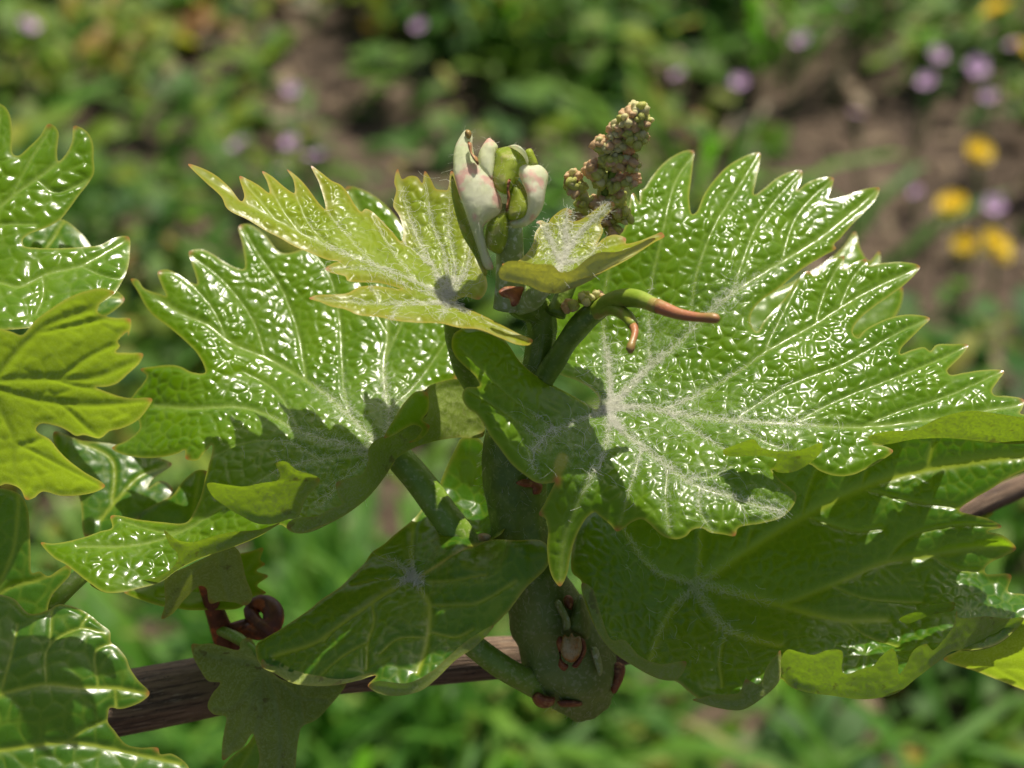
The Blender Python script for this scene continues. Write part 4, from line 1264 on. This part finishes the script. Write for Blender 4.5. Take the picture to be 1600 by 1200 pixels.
puff(shoot, 'leaf_scar', 'z6', [(1300, 815), (1340, 795), (1400, 810), (1432, 825), (1420, 868), (1385, 870), (1380, 840), (1340, 835)], [(810, 755, -1), (846, 755, 0), (835, 770, -.3)], .7, M_RED, BL, 27)
puff(shoot, 'side_bud', 'z6', [(1110, 1075), (1140, 1065), (1175, 1080), (1165, 1100), (1115, 1105)], [(748, 835, 2), (765, 838, 1), (755, 844, 2)], .9, M_CREAM, BL, 28)

fuzz(shoot, P(890, 1075, 14), [(sb_v, sb_f)], .45, .4, 1.1, .010)

# --- shoot at the left --------------------------------------------------------
lroot = P(-70, 1130, 12)
shoot2 = thing('grapevine_shoot', lroot, 'neighbouring vine shoot with glossy, yellow backlit and dark shaded leaves', 'vine shoot', 'vine shoots growing on the cane')
stalk(shoot2, [(-70, 1130, 12, 40), (-75, 950, 8, 36), (-70, 750, 4, 34), (-60, 560, 0, 28), (-50, 400, -4, 22), (-60, 250, -6, 15)], M_STEM, 'stem', 16)
H_OUT = Z('z1', [(-300, 200), (-200, 60), (-60, 10), (0, 38), (30, 60), (50, 100), (60, 180), (65, 290), (90, 300), (150, 250), (200, 200), (240, 140), (265, 145), (292, 180), (290, 230), (285, 290), (292, 325), (330, 290),
                 (360, 225), (370, 150), (400, 155), (440, 185), (465, 240), (468, 320), (470, 385), (440, 440), (400, 490), (350, 560), (300, 620), (230, 660), (150, 690), (115, 720), (120, 750),
                 (180, 760), (300, 762), (420, 755), (500, 745), (560, 715), (610, 700), (645, 705), (650, 780), (640, 860), (610, 930), (570, 990), (500, 1040), (400, 1080), (250, 1120), (200, 1150), (0, 1170), (-200, 1150), (-320, 800)])
leaf(shoot2, P(-50, 420, 5), M_GLOSS, [dict(outline=H_OUT, ctrl=[(-60, 430, 4), (0, 165, 16), (120, 200, 15), (145, 270, 13), (30, 350, 8), (200, 375, 9), (180, 450, 3), (0, 510, -3), (80, 480, 0), (-90, 200, 13)],
                                           veins=VN('z1', [(-200, 900), (-60, 620), (60, 500), (240, 370), (330, 280), (375, 160)], [(-200, 900), (0, 930), (100, 950), (220, 890), (420, 840), (630, 720)], w=.9)
                                           + VN('z1', [(60, 500), (120, 380), (250, 160)], [(-60, 620), (-20, 300), (0, 60)], [(180, 415), (280, 480), (440, 420)], [(215, 890), (215, 1000), (180, 1090)], [(-60, 640), (60, 640), (180, 640)],
                                                [(400, 845), (520, 900), (600, 920)], w=.6), step=3.2, cell=1.9, bull=.23)],
     'glossy green blistered leaf with rounded lobes above the yellow backlit leaf', seed=11)
Q_OUT = Z('px', [(-40, 330), (60, 350), (95, 342), (120, 358), (142, 385), (150, 430), (190, 460), (195, 468), (180, 485), (150, 500), (60, 505), (-40, 480)])
leaf(shoot2, P(50, 450, 15), M_DEEP, [dict(outline=Q_OUT, ctrl=[(-40, 400, 16), (100, 345, 20), (190, 465, 14), (60, 500, 12)], veins=VN('px', [(-40, 430), (60, 400), (100, 345)], [(-40, 430), (90, 450), (192, 466)], w=.7), step=4, bull=.1)],
     'dark leaf behind the glossy blistered leaf', seed=12)
I_OUT = (Z('z1', [(-60, 1170), (0, 1165), (60, 1180), (110, 1195), (180, 1120), (260, 1060), (340, 1010), (430, 975), (520, 963), (575, 985), (550, 1000), (500, 1040), (490, 1080), (530, 1100), (580, 1110), (650, 1115), (655, 1150), (640, 1200)])
         + Z('z2', [(640, 60), (590, 105), (600, 130), (580, 160), (640, 165), (715, 170), (700, 210), (640, 270), (580, 320), (520, 335), (480, 335), (560, 370), (640, 390), (760, 395), (740, 440), (690, 500),
                    (600, 545), (550, 555), (500, 590), (420, 575), (380, 580), (330, 550), (280, 530), (200, 520), (180, 550), (250, 600), (290, 650), (340, 700), (420, 760), (525, 830), (480, 860), (380, 880), (300, 880),
                    (210, 860), (170, 890), (130, 900), (100, 845), (30, 820), (0, 830), (-100, 850), (-140, 500)]))
leaf(shoot2, P(-20, 600, -12), M_BACKLIT, [dict(outline=I_OUT, ctrl=[(-30, 600, -12), (175, 455, -25), (220, 550, -21), (235, 625, -17), (160, 765, -9), (0, 760, -6), (100, 600, -17.5), (30, 520, -18), (60, 700, -12)],
                                               veins=VN('z2', [(-50, 300), (200, 290), (450, 290), (700, 200)], [(-50, 330), (200, 400), (450, 420), (740, 400)], [(-50, 330), (200, 50), (500, -70)], [(-50, 340), (70, 600), (80, 740), (110, 840)], w=.9)
                                               + VN('z2', [(70, 610), (250, 700), (510, 830)], [(300, 290), (450, 180), (600, 110)], [(300, 405), (400, 500), (490, 580)], [(200, 60), (400, 20), (630, -40)], [(250, 290), (400, 330), (480, 340)],
                                                    [(80, 640), (200, 590), (190, 540)], w=.6), step=3.2, flip=True, cell=2.0, bull=.14)],
     'matte yellow-green leaf glowing in backlight, its underside towards the viewer', seed=13)
J_OUT = Z('px', [(-60, 770), (0, 763), (30, 772), (42, 790), (47, 840), (48, 870), (50, 895), (62, 893), (75, 900), (95, 888), (110, 881), (110, 897), (95, 915), (82, 930), (75, 955), (90, 1000), (40, 1060), (-60, 1070)])
leaf(shoot2, P(-30, 900, 3), M_DEEP, [dict(outline=J_OUT, ctrl=[(-40, 780, 5), (30, 775, 5), (48, 880, 3), (110, 885, 3), (60, 1000, 1), (-40, 1000, 2)], veins=VN('px', [(-50, 980), (10, 920), (60, 905), (108, 884)], [(-20, 950), (20, 860), (30, 775)], w=.8),
                                           step=3.6, cell=2.4, bull=.22)],
     'dark narrow leaf in shade below the yellow backlit leaf', seed=14)
K_OUT = Z('z3', [(-250, 500), (-80, 340), (60, 350), (150, 430), (245, 410), (290, 385), (360, 395), (440, 430), (500, 480), (550, 520), (555, 570), (590, 600), (630, 650), (650, 700), (690, 760), (748, 825), (720, 860), (660, 890), (600, 905), (550, 900),
                 (540, 940), (540, 970), (570, 1010), (630, 1080), (700, 1098), (790, 1100), (800, 1130), (860, 1130), (940, 1190), (960, 1280), (800, 1400), (-250, 1400)])
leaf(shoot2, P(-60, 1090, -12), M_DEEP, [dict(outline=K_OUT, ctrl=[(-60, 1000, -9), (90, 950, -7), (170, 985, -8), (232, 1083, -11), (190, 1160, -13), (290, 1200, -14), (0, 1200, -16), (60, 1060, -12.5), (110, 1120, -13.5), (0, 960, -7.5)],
                                             veins=VN('z3', [(-150, 860), (0, 830), (110, 800), (230, 780), (400, 800), (580, 800), (745, 825)], [(-150, 1130), (0, 1110), (330, 1070), (530, 1095), (900, 1180)], w=1.0)
                                             + VN('z3', [(230, 780), (240, 600), (400, 510), (520, 530)], [(490, 795), (480, 620), (560, 580)], [(0, 830), (60, 620), (90, 480)], [(250, 590), (260, 420)], [(400, 510), (450, 430)], [(330, 1070), (440, 1000), (540, 960)],
                                                  [(575, 800), (580, 890)], w=.65), step=3.2, cell=2.2, bull=.18, puff=.10, wave=.7, veinw=.26)],
     'large dark shaded leaf with pale veins hanging in front of the brown cane', seed=15)
P_OUT = Z('z2', [(270, 560), (400, 600), (560, 620), (700, 660), (800, 690), (860, 720), (760, 800), (740, 840), (800, 805), (840, 815), (865, 850), (800, 930), (700, 990), (560, 1060), (430, 1090), (400, 900), (330, 760), (280, 650)])
P_OUT2 = Z('z2', [(860, 880), (920, 800), (990, 750), (1040, 760), (1060, 900), (960, 1040), (700, 1020), (680, 985), (760, 930)])
leaf(shoot2, P(130, 780, 10), M_DEEP, [dict(outline=P_OUT, ctrl=[(90, 680, 20), (260, 720, 22), (270, 770, 18), (140, 830, 15), (200, 750, 19)], veins=VN('z2', [(500, 1000), (600, 880), (700, 780), (860, 720)], [(560, 930), (560, 700), (400, 610)], w=.8), step=4, bull=.08),
                                       dict(outline=P_OUT2, ctrl=[(270, 780, 16), (330, 740, 18), (300, 820, 14), (215, 810, 16)], veins=VN('z2', [(960, 1000), (985, 850), (1000, 760)], w=.7), step=4, bull=.08)],
     'dark green leaf in deep shade behind the wide shining leaf', seed=16)
stalk(shoot2, [(-60, 1020, 9, 16), (40, 970, 9, 15), (100, 925, 9, 14), (160, 860, 15, 12), (180, 800, 19, 9)], M_PETIOLE)
stalk(shoot2, [(-60, 500, -1, 18), (-50, 460, 2, 16), (-55, 425, 4, 12)], M_PETIOLE)
stalk(shoot2, [(-60, 640, 2, 18), (-45, 620, -5, 16), (-25, 600, -11, 12)], M_PETIOLE)

# --- little shoot on the cane ---------------------------------------------------
sroot = P(345, 1010, 14)
shoot3 = thing('grapevine_shoot', sroot, 'small weak vine shoot on a dark brown spur, with dull hanging leaves', 'vine shoot', 'vine shoots growing on the cane')
stalk(shoot3, [(362, 1030, 18, 20), (352, 1000, 16, 19), (340, 965, 14, 16), (325, 930, 11, 11), (312, 900, 9, 8)], M_OLDTENDRIL, 'stem', 12, label='dark red-brown woody spur')
M1 = Z('z3', [(830, 250), (940, 190), (1040, 140), (1150, 90), (1190, 110), (1230, 250), (1262, 350), (1230, 388), (1170, 372), (1100, 367), (1050, 377), (1030, 300), (1000, 290), (930, 350), (860, 430), (808, 452), (825, 380)])
leaf(shoot3, P(330, 880, 6), M_DULL, [dict(outline=M1, ctrl=[(260, 905, 4), (360, 860, 3), (390, 935, 8), (330, 925, 7), (255, 965, 7)], veins=VN('z3', [(1100, 120), (1120, 250), (1150, 370)], [(1090, 120), (930, 250), (815, 445)], w=.8), step=3.6, flip=True, bull=.07)],
     'folded small leaf hanging over the dark spur, dull underside out', seed=21)
M2 = Z('z3', [(620, 320), (700, 295), (830, 250), (1000, 180), (1190, 130), (1250, 118), (1315, 100), (1302, 160), (1325, 182), (1282, 215), (1340, 240), (1286, 288), (1330, 325), (1260, 345), (1200, 400), (1050, 410), (950, 412), (880, 402),
                (800, 390), (720, 365)])
leaf(shoot3, P(330, 920, 12), M_GLOSS, [dict(outline=M2, ctrl=[(200, 925, 11), (300, 890, 14), (410, 860, 17), (400, 930, 13), (260, 950, 11)], veins=VN('z3', [(800, 330), (1000, 290), (1200, 230), (1315, 105)], [(1100, 260), (1335, 240)], w=.7), step=4, bull=.12)],
     'small serrated leaf tip behind the dark spur', seed=22)
N_OUT = Z('z16', [(75, 475), (130, 475), (185, 470), (260, 490), (350, 508), (360, 460), (410, 435), (450, 490), (465, 560), (500, 600), (600, 680), (720, 700), (880, 695), (980, 700), (930, 780), (880, 840), (800, 920), (720, 960),
                  (700, 1030), (690, 1100), (680, 1220), (660, 1330), (560, 1330), (450, 1260), (470, 1150), (450, 1050), (430, 1000), (370, 1080), (320, 1110), (255, 1155), (248, 1080), (260, 980), (270, 900), (200, 885), (165, 840), (190, 770),
                  (230, 720), (240, 700), (170, 690), (120, 620), (80, 540)])
leaf(shoot3, P(410, 1040, 6), M_DULL, [dict(outline=N_OUT, ctrl=[(300, 1005, 9), (400, 1000, 10), (420, 1050, 7), (540, 1070, 10), (470, 1130, 6), (350, 1180, 5), (440, 1200, 4), (330, 1100, 7), (380, 1090, 4.5)],
                                           veins=VN('z16', [(480, 600), (480, 700), (470, 900), (440, 1000)], [(490, 600), (560, 800), (590, 1000), (580, 1200)], [(480, 600), (350, 580), (120, 530)], w=1.0)
                                           + VN('z16', [(480, 650), (300, 850), (200, 850)], [(480, 700), (360, 950), (265, 1130)], [(520, 640), (700, 780), (860, 800)], [(700, 720), (715, 850), (720, 950)], w=.7), step=3.6, flip=True, cell=2.0, bull=.14, groove=.25, puff=.08, wave=.8)],
     'limp grey-green leaf hanging down across the brown cane', seed=23)
N2 = Z('z16', [(480, 960), (400, 1060), (300, 1140), (230, 1260), (480, 1320), (640, 1320), (600, 1000)])
leaf(shoot3, P(380, 1180, 9), M_DEEP, [dict(outline=N2, ctrl=[(400, 1140, 8), (350, 1210, 11), (430, 1220, 9), (420, 1150, 8)], veins=VN('z16', [(480, 980), (400, 1120), (330, 1260)], w=.7), step=4.5, bull=.1)],
     'green leaf edge behind the limp grey-green leaf', seed=24)
stalk(shoot3, [(345, 985, 14, 9), (375, 1000, 11, 9), (405, 1025, 8.5, 7)], M_PETIOLE)

# --- woody cane --------------------------------------------------------------
Cc = [(-330, 1240, 30, 50), (-200, 1190, 24, 50), (-60, 1150, 20, 50), (120, 1112, 19, 50), (280, 1082, 19, 48), (420, 1055, 20, 44), (560, 1043, 21, 40), (680, 1035, 22, 36), (780, 1028, 23, 33), (900, 1022, 24, 32), (1060, 985, 28, 29),
      (1220, 930, 33, 26), (1400, 850, 38, 22), (1560, 775, 42, 18), (1660, 735, 45, 16), (1800, 690, 50, 14)]
c = crspline(np.array(Cc, float), 7)
pts = P(c[:, 0], c[:, 1], c[:, 2])
rad = c[:, 3] * PX * (D + c[:, 2] * MM) / D
# the old trunk outside the picture, from the ground up to the cane
p0 = pts[0]
trunk = crspline(np.array([[p0[0] - .09, p0[1] + .02, -.03], [p0[0] - .095, p0[1] + .01, .10], [p0[0] - .085, p0[1] + .02, p0[2] - .14], [p0[0] - .06, p0[1] + .008, p0[2] - .05], p0]), .012)[:-1]
tr = np.linspace(.016, rad[0], len(trunk)) ** 1.0
seg = 30
v, f, al, an = tube(np.vstack([trunk, pts]), np.r_[tr, rad], seg)
ctrp = np.repeat(np.vstack([trunk, pts]), seg, 0)
nn = v - ctrp
R_ = np.linalg.norm(nn, axis=1)
nn /= R_[:, None]
cs = np.c_[np.cos(an * 6.2832) * 2.2, np.sin(an * 6.2832) * 2.2, al * 30]
ridge = fnoise(cs, 1.5, 2.0) + .5 * fnoise(cs * np.array([2.5, 2.5, 1]), 1.5, 8.0)
v = v + nn * (R_ * .085 * ridge)[:, None]
cane = link('vine_cane', v, f, M_BARK, None, trunk[0] + np.array([0, 0, .03]), {'along': al, 'around': an})
cane['label'] = 'brown woody vine cane with cracked striped bark running behind the leaves'
cane['category'] = 'vine cane'

# leaflet on the far part of the cane
far = thing('grapevine_shoot', P(1530, 785, 43), 'pale blurred bud leaflets on the thin far end of the cane', 'vine shoot', 'vine shoots growing on the cane')
for k_, (oo, dd) in enumerate([(Z('px', [(1485, 800), (1505, 782), (1530, 770), (1545, 776), (1550, 790), (1520, 802)]), 41),
                               (Z('px', [(1530, 785), (1545, 768), (1570, 752), (1582, 762), (1572, 778), (1550, 792)]), 44),
                               (Z('px', [(1505, 800), (1535, 792), (1552, 800), (1540, 812), (1515, 815)]), 42)]):
    leaf(far, P(1530, 785, 43), M_GLOSS, [dict(outline=oo, ctrl=[(1490, 800, dd), (1550, 770, dd + 2), (1550, 800, dd - 1)], veins=[], step=4, bull=.1)], seed=40 + k_)

# --- dried tendril curled on the cane ------------------------------------------
dt = thing('dried_tendril', P(372, 1020, 17), 'curled dry red-brown tendril knotted above the cane', 'tendril')
stalk(dt, [(380, 1035, 18, 15), (374, 1000, 15, 14), (385, 985, 14, 13), (405, 985, 13, 15), (425, 975, 13, 17), (425, 952, 14, 16), (408, 942, 15, 14), (392, 955, 15, 12), (400, 972, 13, 11), (418, 985, 12, 10), (424, 1002, 13, 8)], M_OLDTENDRIL, 'coil')
stalk(dt, [(352, 985, 15, 9), (368, 980, 14, 9), (388, 975, 14, 9)], M_OLDTENDRIL, 'arm', 10)
